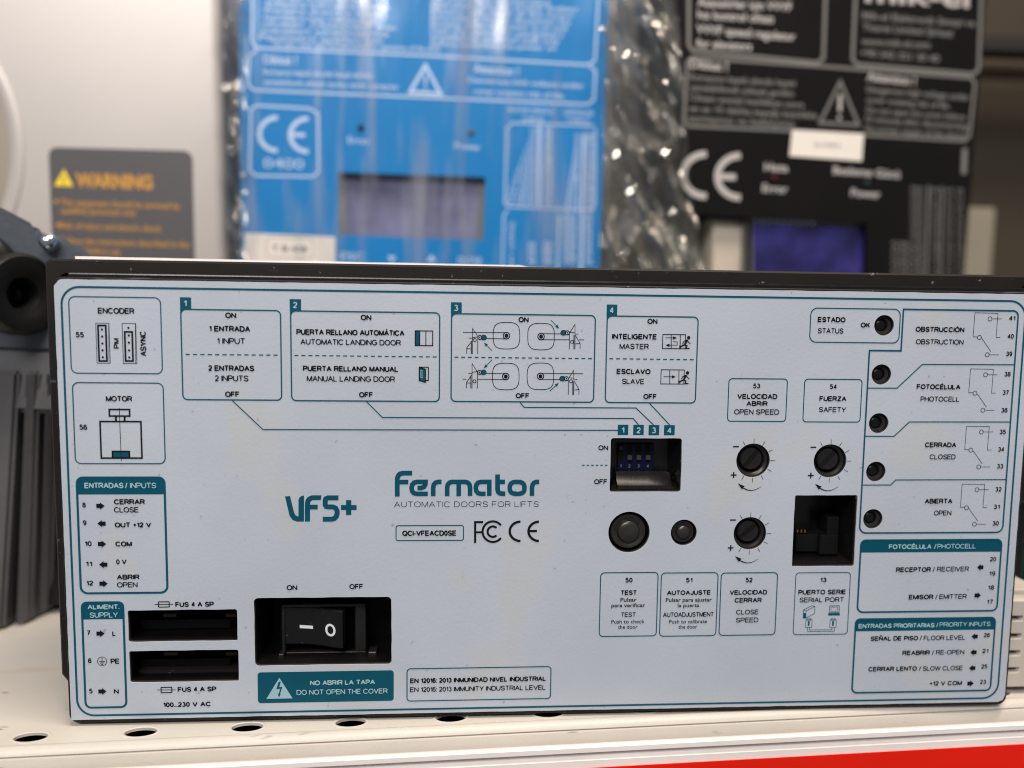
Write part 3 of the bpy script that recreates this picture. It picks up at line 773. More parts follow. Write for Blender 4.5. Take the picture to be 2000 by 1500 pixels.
# fuses and mains switch words
k_ = I()
for x0, yy, tx, ty, nm in ((302, 1180.3, 380.3, 1180, 'fuse rating above the upper slot'), (307, 1347.4, 385, 1345.7, 'fuse rating and mains voltage below the lower slot')):
    k_ = I()
    k_.line([(x0, yy), (x0 + 36, yy - 0.3)], 1.3, 'black_ink'); k_.rect(x0 + 7.6, yy - 5, x0 + 28.8, yy + 5, 1.8, 'black_ink', r=1)
    k_.text('FUS 4 A SP', tx, ty, 75, 9, B)
    if tx == 385: k_.text('100...230 V AC', 365.7, 1375.3, 93.5, 8.8, B)
    k_.done('fuse_legend', face, nm)
k_ = I(); k_.text('ON', 570.3, 1147.3, 20.5, 9.3, 0.012); k_.text('OFF', 696, 1145.2, 27, 9.3, 0.012); k_.done('switch_legend', face)

# four DIP boxes
def tab_box(ink, n, tx0, ty0, tx1, ty1, bx0, by0, bx1, by1):
    ink.rect(bx0, by0 + 1, bx1, by1, 2.4, r=9); ink.frect(tx0, ty0, tx1, ty1 + 1)
    a = ink.q(bx0, by0); k = ink.k()
    ink.poly([(a[0] - 1.2 * k, a[1] - 10 * k), (a[0] - 1.2 * k, a[1] + 1 * k), (a[0] + 11 * k, a[1] + 1 * k), (a[0] + 8.5 * k, a[1] - 1.2 * k), (a[0] + 3.6 * k, a[1] - 3.2 * k), (a[0] + 1.2 * k, a[1] - 9 * k)], 'teal_ink', 0)
    ink.text(n, (tx0 + tx1) / 2 - 0.4, (ty0 + ty1) / 2 + 1.2, 8 if n != '1' else 5.5, 11, 0.006, 'pale_ink')
k_ = I(); tab_box(k_, '1', 351.3, 580.5, 373.7, 602, 353, 603, 550.3, 781.5)
k_.text('ON', 450.7, 615.8, 21, 9.6, B); k_.text('1 ENTRADA', 448.7, 642, 80, 10, B); k_.text('1 INPUT', 451.5, 665.8, 55, 10.2, R_)
k_.dashes(362.5, 692, 542.5, 693.5, 13); k_.text('2 ENTRADAS', 452, 719, 89.5, 9.8, B); k_.text('2 INPUTS', 452.7, 738.7, 65.5, 10.2, R_); k_.text('OFF', 454, 769.8, 28, 9.6, B)
k_.line([(453.7, 782), (513.8, 838.8), (1207, 840.3)], 2)
k_.frect(1206.7, 829.4, 1226.7, 849.4); k_.text('1', 1216.4, 840, 5.5, 11, 0.006, 'pale_ink')
k_.done('dip_legend', face, 'legend box 1, input count')
k_ = I(); tab_box(k_, '2', 565.7, 584, 588.2, 605, 567.6, 606, 858, 784)
k_.text('ON', 714.9, 620, 20.5, 9.5, B); k_.text('PUERTA RELLANO AUTOMÁTICA', 684.9, 649.3, 210.5, 9.8, B); k_.text('AUTOMATIC LANDING DOOR', 685.3, 668.3, 196, 9.8, R_)
k_.dashes(575, 694, 853, 697, 21); k_.text('PUERTA RELLANO MANUAL', 685.3, 720.2, 186, 9.6, B); k_.text('MANUAL LANDING DOOR', 685.7, 739.8, 172, 9.8, R_); k_.text('OFF', 715, 770.8, 27, 9.4, B)
k_.frect(810.5, 646, 819.5, 675); k_.rect(811, 646, 845, 675, 1.8, 'black_ink'); k_.line([(819.8, 646), (819.8, 675)], 1.6, 'black_ink'); k_.line([(831.8, 646), (831.8, 675)], 1.6, 'black_ink')
k_.rect(819.3, 717, 836.6, 743, 1.8, 'black_ink'); k_.fill([(818.8, 717.5), (831, 721), (831, 746.5), (818.8, 743)], 'teal_ink', 1)
k_.line([(818.8, 717.5), (831, 721), (831, 746.5), (818.8, 743)], 1.8, 'black_ink', True, 2); k_.line([(822, 723), (824.5, 723.5), (824.5, 738), (822, 737.5)], 1.0, 'pale_ink', True, 2)
k_.line([(715.5, 784), (747, 815.2), (1236.5, 817.2), (1247, 829.4)], 2)
k_.frect(1237, 829.6, 1257, 849.6); k_.text('2', 1247, 840.2, 8, 11, 0.006, 'pale_ink')
k_.done('dip_legend', face, 'legend box 2, landing door type')
# box three with the belt drawings
k_ = I(); tab_box(k_, '3', 880.7, 590.3, 901.8, 610.2, 882, 611.5, 1159, 785.5)
k_.text('ON', 1022.5, 624.2, 19.5, 9.3, B); k_.text('OFF', 1020.5, 772.7, 26.5, 9, B); k_.dashes(887.5, 697.4, 1156, 700.3, 21)
bi = 'black_ink'
def squarish(ink, cx, cy, h=26):
    pts = [(math.copysign(abs(math.cos(t)) ** 0.62, math.cos(t)), math.copysign(abs(math.sin(t)) ** 0.62, math.sin(t))) for t in [2 * math.pi * i / 28 for i in range(28)]]
    ink.line([(cx + p[0] * h, cy + p[1] * h) for p in pts], 1.3, bi, True)
    ink.circle(cx, cy, 6.3, 1.8, bi); ink.dot(cx, cy, 3.8)
def sensor(ink, x, y, side):
    ink.circle(x, y, 3.9, 1.7, bi, 18); ink.dot(x, y, 1.3)
    bx = x + side * 8.3; pts = [(-4, -4.6), (0, -4.9), (3, -4), (5, -1), (5, 1.5), (3, 4), (0, 4.9), (-4, 4.6)]
    ink.fill([(bx + side * p[0], y + p[1]) for p in pts], 'teal_ink', 1); ink.line([(bx + side * p[0], y + p[1]) for p in pts], 0.9, bi, True)
def L_(ink, pts, wd=1.2): ink.line(pts, wd, bi)
squarish(k_, 989.2, 655.5); L_(k_, [(903.9, 648.9), (989, 649.4)]); L_(k_, [(916, 660.3), (923, 660.3)]); L_(k_, [(950, 661), (989, 661.6)])
L_(k_, [(922.9, 691), (922.9, 641.5), (932.5, 655.5)]); L_(k_, [(920.5, 666), (920.5, 691)], 1.8); L_(k_, [(933, 656), (933, 691)]); L_(k_, [(923, 659.4), (933.5, 657.8)]); k_.circle(927.2, 664, 3, 1.3, bi, 16)
L_(k_, [(922, 665.5), (911.5, 679), (911.5, 691)]); L_(k_, [(911.5, 680.7), (920, 681.6)]); sensor(k_, 937, 659, 1); thin_arrow(k_, 961.2, 685, 945, 668.8, 1.3, 8, 'teal_ink')
squarish(k_, 1056.7, 657.2); L_(k_, [(1056.7, 651.4), (1095, 652)]); L_(k_, [(1056.7, 663.2), (1111.6, 663.4)]); L_(k_, [(1123.5, 652.4), (1129.5, 652.4)]); L_(k_, [(1131, 663.5), (1140.5, 663.6)])
L_(k_, [(1112.4, 650), (1123, 632.8), (1123, 681.5)]); L_(k_, [(1121, 654), (1121, 681.5)], 1.8); L_(k_, [(1112, 648.4), (1112, 681.6)]); L_(k_, [(1112.4, 648.6), (1123, 650)]); k_.circle(1117.2, 667.4, 3, 1.3, bi, 16)
L_(k_, [(1123.8, 655), (1132.9, 670.5), (1132.9, 681)]); L_(k_, [(1123.8, 671.4), (1132.9, 670.5)]); sensor(k_, 1108.2, 649.8, -1); thin_arrow(k_, 1075.9, 625, 1092, 641.6, 1.3, 8, 'teal_ink')
squarish(k_, 987.8, 735.1); L_(k_, [(950, 729.2), (987.8, 729.2)]); L_(k_, [(914.7, 729.2), (922, 729.2)]); L_(k_, [(903.4, 740.3), (911, 740.4)]); L_(k_, [(933, 740.5), (987.8, 740.8)])
L_(k_, [(922, 758), (922, 709.8), (931.8, 725)]); L_(k_, [(919.7, 735), (919.7, 758)], 1.8); L_(k_, [(932.3, 725), (932.3, 758.3)]); L_(k_, [(922, 727), (932.5, 725.4)]); k_.circle(926.6, 744.5, 3, 1.3, bi, 16)
L_(k_, [(921, 732), (911, 747), (911, 758)]); L_(k_, [(911, 747.8), (919, 748)]); sensor(k_, 936.5, 727.1, 1); thin_arrow(k_, 961.5, 702, 944.7, 719, 1.3, 8, 'teal_ink')
squarish(k_, 1055.5, 734.8); L_(k_, [(1055.5, 729), (1138.8, 729.8)]); L_(k_, [(1055.5, 740.8), (1093.8, 740.9)]); L_(k_, [(1122, 741), (1127.5, 741)])
L_(k_, [(1111.6, 736.8), (1120.6, 722.8), (1120.6, 771)]); L_(k_, [(1118.8, 745), (1118.8, 771)], 1.8); L_(k_, [(1110, 738.5), (1110, 770.8)]); L_(k_, [(1111.6, 737.6), (1120.4, 738.6)]); k_.circle(1115, 744.5, 3, 1.3, bi, 16)
L_(k_, [(1121.8, 744.5), (1130.9, 760.6), (1130.6, 770.8)]); L_(k_, [(1121.8, 761.5), (1130.9, 760.6)]); sensor(k_, 1106.2, 739.4, -1); thin_arrow(k_, 1073.7, 763.7, 1091.2, 747.5, 1.3, 8, 'teal_ink')
k_.line([(1015.6, 786), (1024, 795.5), (1242, 796.7), (1276.6, 829.9)], 2)
k_.frect(1267, 830, 1287.2, 850); k_.text('3', 1277, 840.4, 8, 11, 0.006, 'pale_ink')
k_.done('dip_legend', face, 'legend box 3, belt drawings')
k_ = I(); tab_box(k_, '4', 1185, 594.6, 1205.2, 615, 1186, 616, 1357.8, 787)
k_.text('ON', 1274.1, 627.5, 19.3, 9.3, B); k_.text('INTELIGENTE', 1239.2, 657.3, 87.5, 9.6, B); k_.text('MASTER', 1238.5, 676.5, 57, 9.6, R_); k_.dashes(1190, 700.3, 1354.7, 702.4, 13)
k_.text('ESCLAVO', 1237.3, 725.4, 66, 9.4, B); k_.text('SLAVE', 1236.4, 744.7, 43.5, 9.4, R_); k_.text('OFF', 1269.4, 774.2, 26, 9.2, B)
def man(ink, x, y):       # running figure, x,y = head centre
    ink.dot(x, y, 3.3, n=18)
    for pts, wd in (([(-2.5, 4), (-5, 9), (-8, 14)], 3.4), ([(-3, 5), (0, 9), (3.5, 12)], 1.6), ([(-4, 5), (-9, 7), (-12, 12)], 1.6), ([(-8, 14), (-3, 16), (-5, 21), (2, 21)], 2.2), ([(-8, 14), (-13, 16), (-17, 19)], 2.6), ([(-17, 15), (-17, 20)], 2.4)):
        ink.line([(x + p[0], y + p[1]) for p in pts], wd, bi, False, 2)
k_.rect(1294.5, 653, 1338, 681, 1.5, bi); k_.line([(1310.8, 653), (1310.8, 681)], 1.5, bi); k_.line([(1328.5, 653), (1328.3, 681)], 1.5, bi)
thin_arrow(k_, 1299.5, 659.6, 1322, 659.8, 1.2, 8, bi); k_.line([(1314.2, 667.3), (1322.6, 667.5), (1322.4, 674), (1307, 674)], 1.1, bi); thin_arrow(k_, 1310, 674, 1299.5, 674, 1.2, 8, bi); man(k_, 1344.7, 659.3)
k_.rect(1291.3, 722, 1335.5, 750, 1.5, bi); k_.line([(1308, 722), (1308, 750)], 1.5, bi); k_.line([(1326, 722), (1325.8, 750)], 1.5, bi); thin_arrow(k_, 1296, 735.6, 1319.7, 735.8, 1.2, 8, bi); man(k_, 1342.6, 728)
k_.line([(1268.6, 787.6), (1308, 830)], 2); k_.frect(1297.2, 830.2, 1317.4, 850.2); k_.text('4', 1307.4, 840.6, 8.5, 11, 0.006, 'pale_ink')
k_.done('dip_legend', face, 'legend box 4, master or slave')
k_ = I(); k_.text('ON', 1178, 874.3, 19, 8.9, 0.008); k_.text('OFF', 1173.2, 940.5, 25.6, 9, 0.008); k_.dashes(1136.6, 908.4, 1186.4, 908.5, 6, 1.8); k_.done('dip_position_legend', face)
# logos
def Z3(x, y): return (520 + x * 0.3, 880 + y * 0.3)
def z3line(ink, pts, wd, mt='teal_ink', closed=False): ink.line([Z3(*p) for p in pts], wd * 0.3, mt, closed, 1)
k_ = I()
k_.fill([Z3(*p) for p in ((122, 298), (155, 296), (180, 398), (190, 420), (203, 428), (210, 428), (210, 320), (218, 303), (232, 294), (246, 292), (246, 462), (198, 462), (172, 452), (152, 425))], 'teal_ink')
k_.fill([Z3(*p) for p in ((252, 462), (252, 348), (256, 322), (268, 304), (288, 293), (300, 291), (360, 291), (355, 322), (302, 323), (290, 330), (285, 348), (285, 462))], 'teal_ink')
z3line(k_, [(284, 367), (335, 367)], 31)
z3line(k_, [(470, 307), (402, 307), (388, 313), (384, 325), (384, 352), (390, 363), (404, 366), (434, 366), (452, 374), (461, 390), (462, 408), (456, 428), (444, 441), (425, 446), (368, 446)], 32)
z3line(k_, [(487, 370), (588, 370)], 32); z3line(k_, [(537, 322), (537, 418)], 33)
k_.done('model_name_print', face)
k_ = I()
z3line(k_, [(853, 298), (853, 182), (858, 165), (870, 151), (890, 146), (950, 146)], 31); z3line(k_, [(868, 204), (925, 204)], 30)
z3line(k_, [(1052, 281), (982, 281), (962, 277), (950, 264), (946, 243), (950, 222), (962, 208), (982, 203), (1037, 203), (1036, 220), (1026, 236), (1008, 243), (985, 243)], 30)
z3line(k_, [(1087, 296), (1087, 240), (1091, 220), (1102, 208), (1118, 203), (1141, 203)], 30)
z3line(k_, [(1178, 296), (1178, 240), (1182, 220), (1193, 208), (1209, 203), (1296, 203), (1312, 208), (1323, 220), (1327, 240), (1327, 294)], 30); z3line(k_, [(1253, 296), (1253, 217)], 30)
z3line(k_, [(1452, 294), (1452, 203), (1398, 203), (1380, 208), (1368, 221), (1364, 243), (1368, 264), (1380, 277), (1398, 281), (1428, 281)], 30)
z3line(k_, [(1506, 155), (1506, 252), (1510, 268), (1520, 277), (1535, 280), (1556, 280)], 31); z3line(k_, [(1521, 203), (1554, 203)], 30)
z3line(k_, [(1633 + 48 * math.copysign(abs(math.cos(t)) ** 0.75, math.cos(t)), 242 + 39 * math.copysign(abs(math.sin(t)) ** 0.75, math.sin(t))) for t in [2 * math.pi * (i + .5) / 32 for i in range(32)]], 30, closed=True)
z3line(k_, [(1730, 294), (1730, 240), (1734, 220), (1744, 208), (1758, 203), (1777, 203)], 30)
k_.text('AUTOMATIC DOORS FOR LIFTS', 911.8, 984.4, 282.5, 10, -0.012)
k_.done('maker_logo', face)
k_ = I(); k_.rect(773.5, 1026.5, 905, 1055, 1.8, r=4); k_.text('QCI-VFEACD0SE', 838.7, 1041, 105.5, 9.8, B); k_.done('type_code_frame', face)
k_ = I()
def arc3(cx, cy, rx, ry, a0, a1, wd, n=24): z3line(k_, [(cx + rx * math.cos(math.radians(a0 + (a1 - a0) * i / n)), cy - ry * math.sin(math.radians(a0 + (a1 - a0) * i / n))) for i in range(n + 1)], wd, 'black_ink')
z3line(k_, [(1360, 600), (1360, 465), (1412, 465)], 14, 'black_ink'); z3line(k_, [(1360, 531), (1402, 531)], 13, 'black_ink')
arc3(1475, 527, 67, 67, 38, 322, 14); arc3(1475, 527, 34, 34, 45, 315, 14)
arc3(1655, 525, 70, 63, 90, 270, 16); arc3(1777, 525, 70, 63, 92, 268, 16); z3line(k_, [(1712, 523), (1762, 523)], 15, 'black_ink')
k_.done('approval_marks', face)
# cover warning
k_ = I(); k_.frect(503, 1313.2, 769, 1368.3, r=6); k_.fill([(545.8, 1323.5), (520.5, 1364.6), (571.6, 1363.6)], 'pale_ink', 1)
k_.fill([(544.5, 1331), (548.5, 1331), (545.5, 1341.5), (551.5, 1341), (546.8, 1355.5), (549, 1354), (545, 1361.5), (542.6, 1353.8), (544.6, 1355), (547.5, 1344.5), (540, 1345.5)], 'teal_ink', 2)
k_.text('NO ABRIR LA TAPA', 669.3, 1332.4, 126.5, 9.2, B, 'pale_ink'); k_.text('DO NOT OPEN THE COVER', 668.7, 1350.4, 177.6, 9.6, R_, 'pale_ink'); k_.done('cover_warning_print', face)
k_ = I(); k_.rect(795, 1306, 1075, 1363.8, 2, r=7); k_.text('EN 12016: 2013 INMUNIDAD NIVEL INDUSTRIAL', 934.5, 1327, 265, 9.2, B); k_.text('EN 12016: 2013 IMMUNITY INDUSTRIAL LEVEL', 934, 1344.4, 265, 9.2, R_); k_.done('norm_frame', face)
# trimmer and button boxes
k_ = I(); k_.rect(1423.8, 739.3, 1534.2, 823, 2, r=7); k_.text('53', 1477.6, 753.6, 14, 8.6, 0.01); k_.text('VELOCIDAD', 1479, 774.2, 78, 9.2, B); k_.text('ABRIR', 1478.3, 788, 41.5, 8.8, B); k_.text('OPEN SPEED', 1477.6, 804.4, 88, 9.6, R_); k_.done('open_speed_legend', face)
k_ = I(); k_.rect(1571.8, 740.3, 1679.3, 824.3, 2, r=7); k_.text('54', 1627.4, 755, 14, 8.6, 0.01); k_.text('FUERZA', 1626.5, 778.5, 52.5, 9.2, B); k_.text('SAFETY', 1625.6, 799.8, 53, 9.4, R_); k_.done('safety_legend', face)
k_ = I(); k_.rect(1173.2, 1118.6, 1281.5, 1241.5, 2, r=8); k_.text('50', 1228.3, 1132.7, 14, 8.8, B); k_.text('TEST', 1227.9, 1157.1, 31.6, 8.8, B); k_.text('Pulsar', 1227.4, 1171, 31.6, 7.2, B); k_.text('para verificar', 1227, 1181.8, 66, 7, B)
k_.text('TEST', 1227.2, 1200, 29, 8.6, R_); k_.text('Push to check', 1226.3, 1213.6, 65, 7.2, 0.008); k_.text('the door', 1226, 1224, 38, 7.2, 0.008); k_.done('test_legend', face)
k_ = I(); k_.rect(1291.8, 1119, 1397.8, 1241, 2, r=8); k_.text('51', 1345.8, 1132.7, 13, 8.8, B); k_.text('AUTOAJUSTE', 1345.4, 1157, 85.6, 8.8, B); k_.text('Pulsar para ajustar', 1345.2, 1171, 90, 7.2, B); k_.text('la puerta', 1344.5, 1181.8, 42, 7, B)
k_.text('AUTOADJUSTMENT', 1344.4, 1199.8, 99, 8.8, R_); k_.text('Push to calibrate', 1343.7, 1213.4, 74, 7.2, 0.008); k_.text('the door', 1343.2, 1223.8, 36.5, 7.2, 0.008); k_.done('autoadjust_legend', face)
k_ = I(); k_.rect(1408.7, 1119, 1513.2, 1239.3, 2, r=8); k_.text('52', 1462.7, 1132.4, 13.5, 8.8, B); k_.text('VELOCIDAD', 1461.6, 1156.5, 73, 9, B); k_.text('CERRAR', 1461, 1171.8, 53, 9, B); k_.text('CLOSE', 1459.5, 1195, 44, 9.2, R_); k_.text('SPEED', 1459, 1210.5, 44, 9.2, R_); k_.done('close_speed_legend', face)
k_ = I(); k_.rect(1554.5, 1118.6, 1654.6, 1238, 1.6, r=7); k_.text('13', 1607.7, 1132.2, 12.5, 8.8, B); k_.text('PUERTO SERIE', 1605.6, 1156, 93, 9, B); k_.text('SERIAL PORT', 1604.7, 1171, 87, 9.2, R_)
tk = 'teal_ink'
k_.line([(1569, 1191), (1586, 1182.5), (1591.5, 1184), (1591, 1197.5), (1574, 1207), (1568.5, 1207)], 1, tk, True); k_.line([(1574, 1207), (1574, 1193), (1591.5, 1184)], 1, tk); k_.line([(1569, 1191), (1574, 1193)], 1, tk)
k_.fill([(1568.8, 1196), (1573.8, 1198), (1573.8, 1206.5), (1568.8, 1206.5)], 'teal_ink')
k_.rect(1620, 1183, 1638.5, 1196, 1.2, tk, r=1); k_.rect(1623, 1185.5, 1635.5, 1193.5, 0.8, tk); k_.frect(1617.5, 1197.5, 1640, 1201.8, tk)
for cx in (1579.3, 1626.6): k_.rect(cx - 5.5, 1210, cx + 6, 1225, 1, tk, r=1); k_.rect(cx - 3.5, 1207.5, cx + 4.5, 1211, 0.8, tk); k_.frect(cx - 1.3, 1213, cx + 1.7, 1222, tk)
k_.line([(1577, 1225), (1577, 1233), (1629.3, 1232.6), (1629.3, 1225)], 1, tk); k_.line([(1581, 1225), (1581, 1230), (1624.6, 1229.7), (1624.6, 1225)], 1, tk)
k_.done('serial_legend', face)
k_ = I()
for key in ('t53', 't54', 't52'):
    u, v, r = C_[key]; kk = k_.k(); r = r / kk
    for a_ in range(-30, 211, 30):
        dx, dz = math.sin(math.radians(a_)), math.cos(math.radians(a_))
        k_.strip([(u + dx * (r + 0.5) * kk, v + dz * (r + 0.5) * kk), (u + dx * (r + 10) * kk, v + dz * (r + 10) * kk)], 1.0 * kk, 'black_ink')
    f = lambda x, y: (u + x * kk, v - y * kk)
    k_.strip([f(-42.5, -28.2), f(-30.5, -28.2)], 2.6 * kk, 'black_ink')
    k_.strip([f(-45, 29.6), f(-33, 29.6)], 2.6 * kk, 'black_ink'); k_.strip([f(-39, 23.6), f(-39, 35.6)], 2.8 * kk, 'black_ink')
    arc_ = [f(19, 53), f(13, 57), f(5, 60.3), f(-3, 61.3), f(-10, 60), f(-19, 56)]
    for i in range(5): k_.strip(arc_[i:i + 2], (0.8 + 0.35 * i) * kk, 'black_ink')
    k_.poly([f(-29.8, 46.6), f(-15.2, 52.4), f(-19, 55.2), f(-20.5, 59)], 'black_ink', 2)
k_.done('trimmer_scales', face)
# status box
k_ = I(); k_.rect(1584, 601.5, 1755, 670, 2, r=13); k_.text('ESTADO', 1624, 624.2, 54, 9.4, B); k_.text('STATUS', 1622, 646, 50, 9.4, R_); k_.text('OK', 1689.7, 634.7, 18, 9, B); k_.done('status_legend', face)
# relay block
k_ = I()
p0 = k_.q(1764.2, 603); p1 = k_.q(1990.5, 608.3); p2 = k_.q(1956, 1039.5); p3 = k_.q(1679, 1041); p4 = k_.q(1697, 684.5); p5 = k_.q(1759.8, 685)
kk = k_.k()
def corner(c, r, a0):
    return [(c[0] + r * math.cos(math.radians(a0 - 90 * i / 6)), c[1] + r * math.sin(math.radians(a0 - 90 * i / 6))) for i in range(7)]
rt = (p1[0] + p2[0]) / 2; r1 = 11 * kk; r2 = 14 * kk; lf = (p3[0] + p4[0]) / 2; vb = (p2[1] + p3[1]) / 2; vt = (p0[1] + p1[1]) / 2; vm = (p4[1] + p5[1]) / 2; um = (p0[0] + p5[0]) / 2
pts = [(um, vt)] + corner((rt - r1, vt - r1), r1, 90) + corner((rt - r2, vb + r2), r2, 0) + corner((lf + r2, vb + r2), r2, -90) + [(lf, vm), (um, vm)]
k_.strip(pts, 3.2 * kk, 'teal_ink', True)
for P_ in ([(1693, 757.8), (1751.6, 758), (1801, 711.6), (1982, 712.3)], [(1689, 852), (1745.8, 852), (1775.7, 823.9), (1972, 824)], [(1684, 947.2), (1739, 947), (1748.9, 937.2), (1964, 936.5)]): k_.line(P_, 2)
for t_, x, y, w_, b_ in (('OBSTRUCCIÓN', 1835.5, 643.4, 95, B), ('OBSTRUCTION', 1835, 667.7, 93, R_), ('FOTOCÉLULA', 1832.7, 755.3, 85, B), ('PHOTOCELL', 1835.6, 779.2, 76, R_), ('CERRADA', 1836.7, 868.6, 61, B), ('CLOSED', 1840.6, 892, 50.5, R_), ('ABIERTA', 1832.8, 978.4, 53.6, B), ('OPEN', 1840.7, 1001.6, 34, R_)):
    k_.text(t_, x, y, w_, 9.3, b_)
for t_, x, y in (('41', 1976.5, 621.4), ('40', 1973.5, 656.6), ('39', 1970.5, 691), ('38', 1967.3, 730.6), ('37', 1963.9, 766.5), ('36', 1961.3, 801), ('35', 1958, 843.3), ('34', 1955, 877.4), ('33', 1952.8, 910.4), ('32', 1949.6, 955.4), ('31', 1946.3, 989.6), ('30', 1944.2, 1021.8)):
    k_.text(t_, x, y, 12.3, 8.6, 0.006)
o0 = k_.q(1912.6, 658.9)
for cx, cy in ((1912.6, 658.9), (1904, 767.7), (1896, 879), (1887.5, 991.4)):
    oc = k_.q(cx, cy); dx, dz = oc[0] - o0[0], oc[1] - o0[1]
    g = lambda L: [(q_[0] + dx, q_[1] + dz) for q_ in (k_.q(*p) for p in L)]
    k_.strip(g([(1908.5, 658), (1900.4, 657.7), (1904, 610.8), (1949, 611.9), (1945.2, 658.9), (1953.5, 659)]), 1.0 * kk, 'black_ink')
    k_.strip(g([(1917, 660), (1935, 686.5)]), 1.0 * kk, 'black_ink'); k_.strip(g([(1937.5, 622.6), (1956.7, 622.7)]), 1.0 * kk, 'black_ink'); k_.strip(g([(1932, 692.8), (1950.5, 692.9)]), 1.0 * kk, 'black_ink')
    for c_ in ((1912.6, 658.9), (1933.3, 622.6), (1928, 692.7)):
        q_ = g([c_])[0]; k_.strip(circ(q_[0], q_[1], 4.2 * kk, 20), 1.1 * kk, 'black_ink', True)
k_.done('relay_output_legend', face)
# photocell box
k_ = I(); header_box(k_, 1680.2, 1053.5, 1948, 1194, 1078.2, 3.6, 12)
k_.text('FOTOCÉLULA', 1777.3, 1067.4, 83, 9.2, B, 'pale_ink'); k_.text('/', 1826, 1067, 4.5, 10, 0, 'pale_ink'); k_.text('PHOTOCELL', 1868, 1066.6, 75, 9.2, R_, 'pale_ink')
k_.text('RECEPTOR', 1783.8, 1112.2, 68, 9.2, B); k_.text('/', 1823.3, 1111.8, 4, 9.8, 0); k_.text('RECEIVER', 1861, 1111, 62, 9.2, R_)
k_.text('EMISOR', 1798.7, 1165.6, 48, 9.2, B); k_.text('/', 1828.5, 1165.3, 4, 9.8, 0); k_.text('EMITTER', 1861, 1164.6, 53.5, 9.2, R_)
arrow(k_, 1914.1, 1107.5, False, 13.5, 13); arrow(k_, 1909, 1162.3, True, 13.5, 13)
for t_, x, y in (('20', 1939, 1091.7), ('19', 1937.4, 1119.6), ('18', 1935.2, 1147), ('17', 1933, 1174.8)): k_.text(t_, x, y, 12, 8.4, 0.006)
k_.done('photocell_legend', face)
# priority inputs
k_ = I(); header_box(k_, 1669.8, 1207.7, 1935.2, 1349.5, 1231, 3.6, 11)
k_.text('ENTRADAS PRIORITARIAS', 1751, 1221.8, 148, 9, B, 'pale_ink'); k_.text('/', 1830, 1220.6, 4, 9.6, 0, 'pale_ink'); k_.text('PRIORITY INPUTS', 1884.5, 1219, 99, 9, R_, 'pale_ink')
for a_, b_, xa_, xs_, xb_, y in (('SEÑAL DE PISO', 'FLOOR LEVEL', (1700.2, 1793), 1798, (1804, 1885), 1245.8), ('REABRIR', 'RE-OPEN', (1762.3, 1816), 1822, (1828, 1883), 1274), ('CERRAR LENTO', 'SLOW CLOSE', (1696, 1790.5), 1796.5, (1802, 1880), 1305.3)):
    k_.text(a_, sum(xa_) / 2, y + 0.6, xa_[1] - xa_[0], 9, B); k_.text('/', xs_, y, 4, 9.6, 0); k_.text(b_, sum(xb_) / 2, y - 0.6, xb_[1] - xb_[0], 9, R_)
k_.text('+12 V COM', 1847, 1334, 63, 8.8, B)
for x, y, rt_ in ((1903.3, 1242.7, 0), (1901, 1273.6, 0), (1898.6, 1304.4, 0), (1895, 1334.5, 1)): arrow(k_, x, y, rt_, 13.5, 13)
for t_, x, y in (('26', 1927, 1240), ('21', 1924, 1271), ('25', 1922, 1301.2), ('23', 1919.5, 1331.4)): k_.text(t_, x, y, 12, 8.4, 0.006)
k_.done('priority_legend', face)

# ================================================================== BACKGROUND: silver inverter
VS = Surf((0, 0.150, 0.2))
silver = empty('silver_inverter', (-0.20, 0.19, 0), 'large silver grey cabinet with round dial and dark grey warning label, at the left', 'inverter')
bm = bmesh.new(); er = VS.m(433, 250)[0]
box(bm, -0.50, er, 0.150, 0.24, 0.0, 0.42, 0.0045, 4)
cas = bm_obj('casing', bm, M['silver'], silver); smooth_angle(cas, 30)
c0 = VS.m(-304, 282); rad = (VS.m(47, 282)[0] - c0[0]); cc = VS.w(c0)
bm = bmesh.new(); lathe(bm, cc, (0, -1, 0), [(rad, -0.0002), (rad, 0.0006), (rad - 0.0006, 0.0009), (rad - 0.0055, 0.0009), (rad - 0.0061, 0.0004), (rad - 0.0061, -0.0002)], 120, False)
o = bm_obj('dial_ring', bm, M['silver'], silver); smooth_angle(o, 40)
bm = bmesh.new(); lathe(bm, cc, (0, -1, 0), [(rad - 0.0062, 0.0002), (rad - 0.008, 0.0003), (0, 0.0003)], 100, False)
bm_obj('dial_face', bm, M['silver_dark'], silver)
a = VS.m(92, 285); b = VS.m(378, 560)
wl = plate('warning_label', VS, rr(a[0] + 0.0008, b[1], VS.m(378, 400)[0], a[1] - 0.0006, 0.0038), [], 0.0001, 0.0005, M['warn_grey'], silver)
wl['label'] = 'dark grey warning label with orange print'
k_ = Ink(VS, 0.00052)
k_.fill([(126, 331), (107, 363), (144, 364)], 'yellow', 0); k_.text('!', 125.5, 352, 4, 15, 0.02, 'warn_grey')
k_.base_text('WARNING', 149, 352, 299, 357, 23, 0.05, 'orange')
for t_, x0_, y0_, x1_, y1_ in (('This equipment should be serviced by', 119, 395, 352, 403), ('qualified personnel only', 121, 411, 266, 416), ('Risk of injury and electric shock', 119, 440, 316, 447), ('Follow the instructions described in the', 121, 470, 371, 478), ('manual before use', 125, 488, 236, 492)):
    k_.base_text(t_, x0_, y0_, x1_, y1_, 11, 0.012, 'orange')
for x, y in ((111, 394), (115, 440), (116, 469)): k_.dot(x, y, 3.5, 'orange')
k_.done('warning_print', wl)

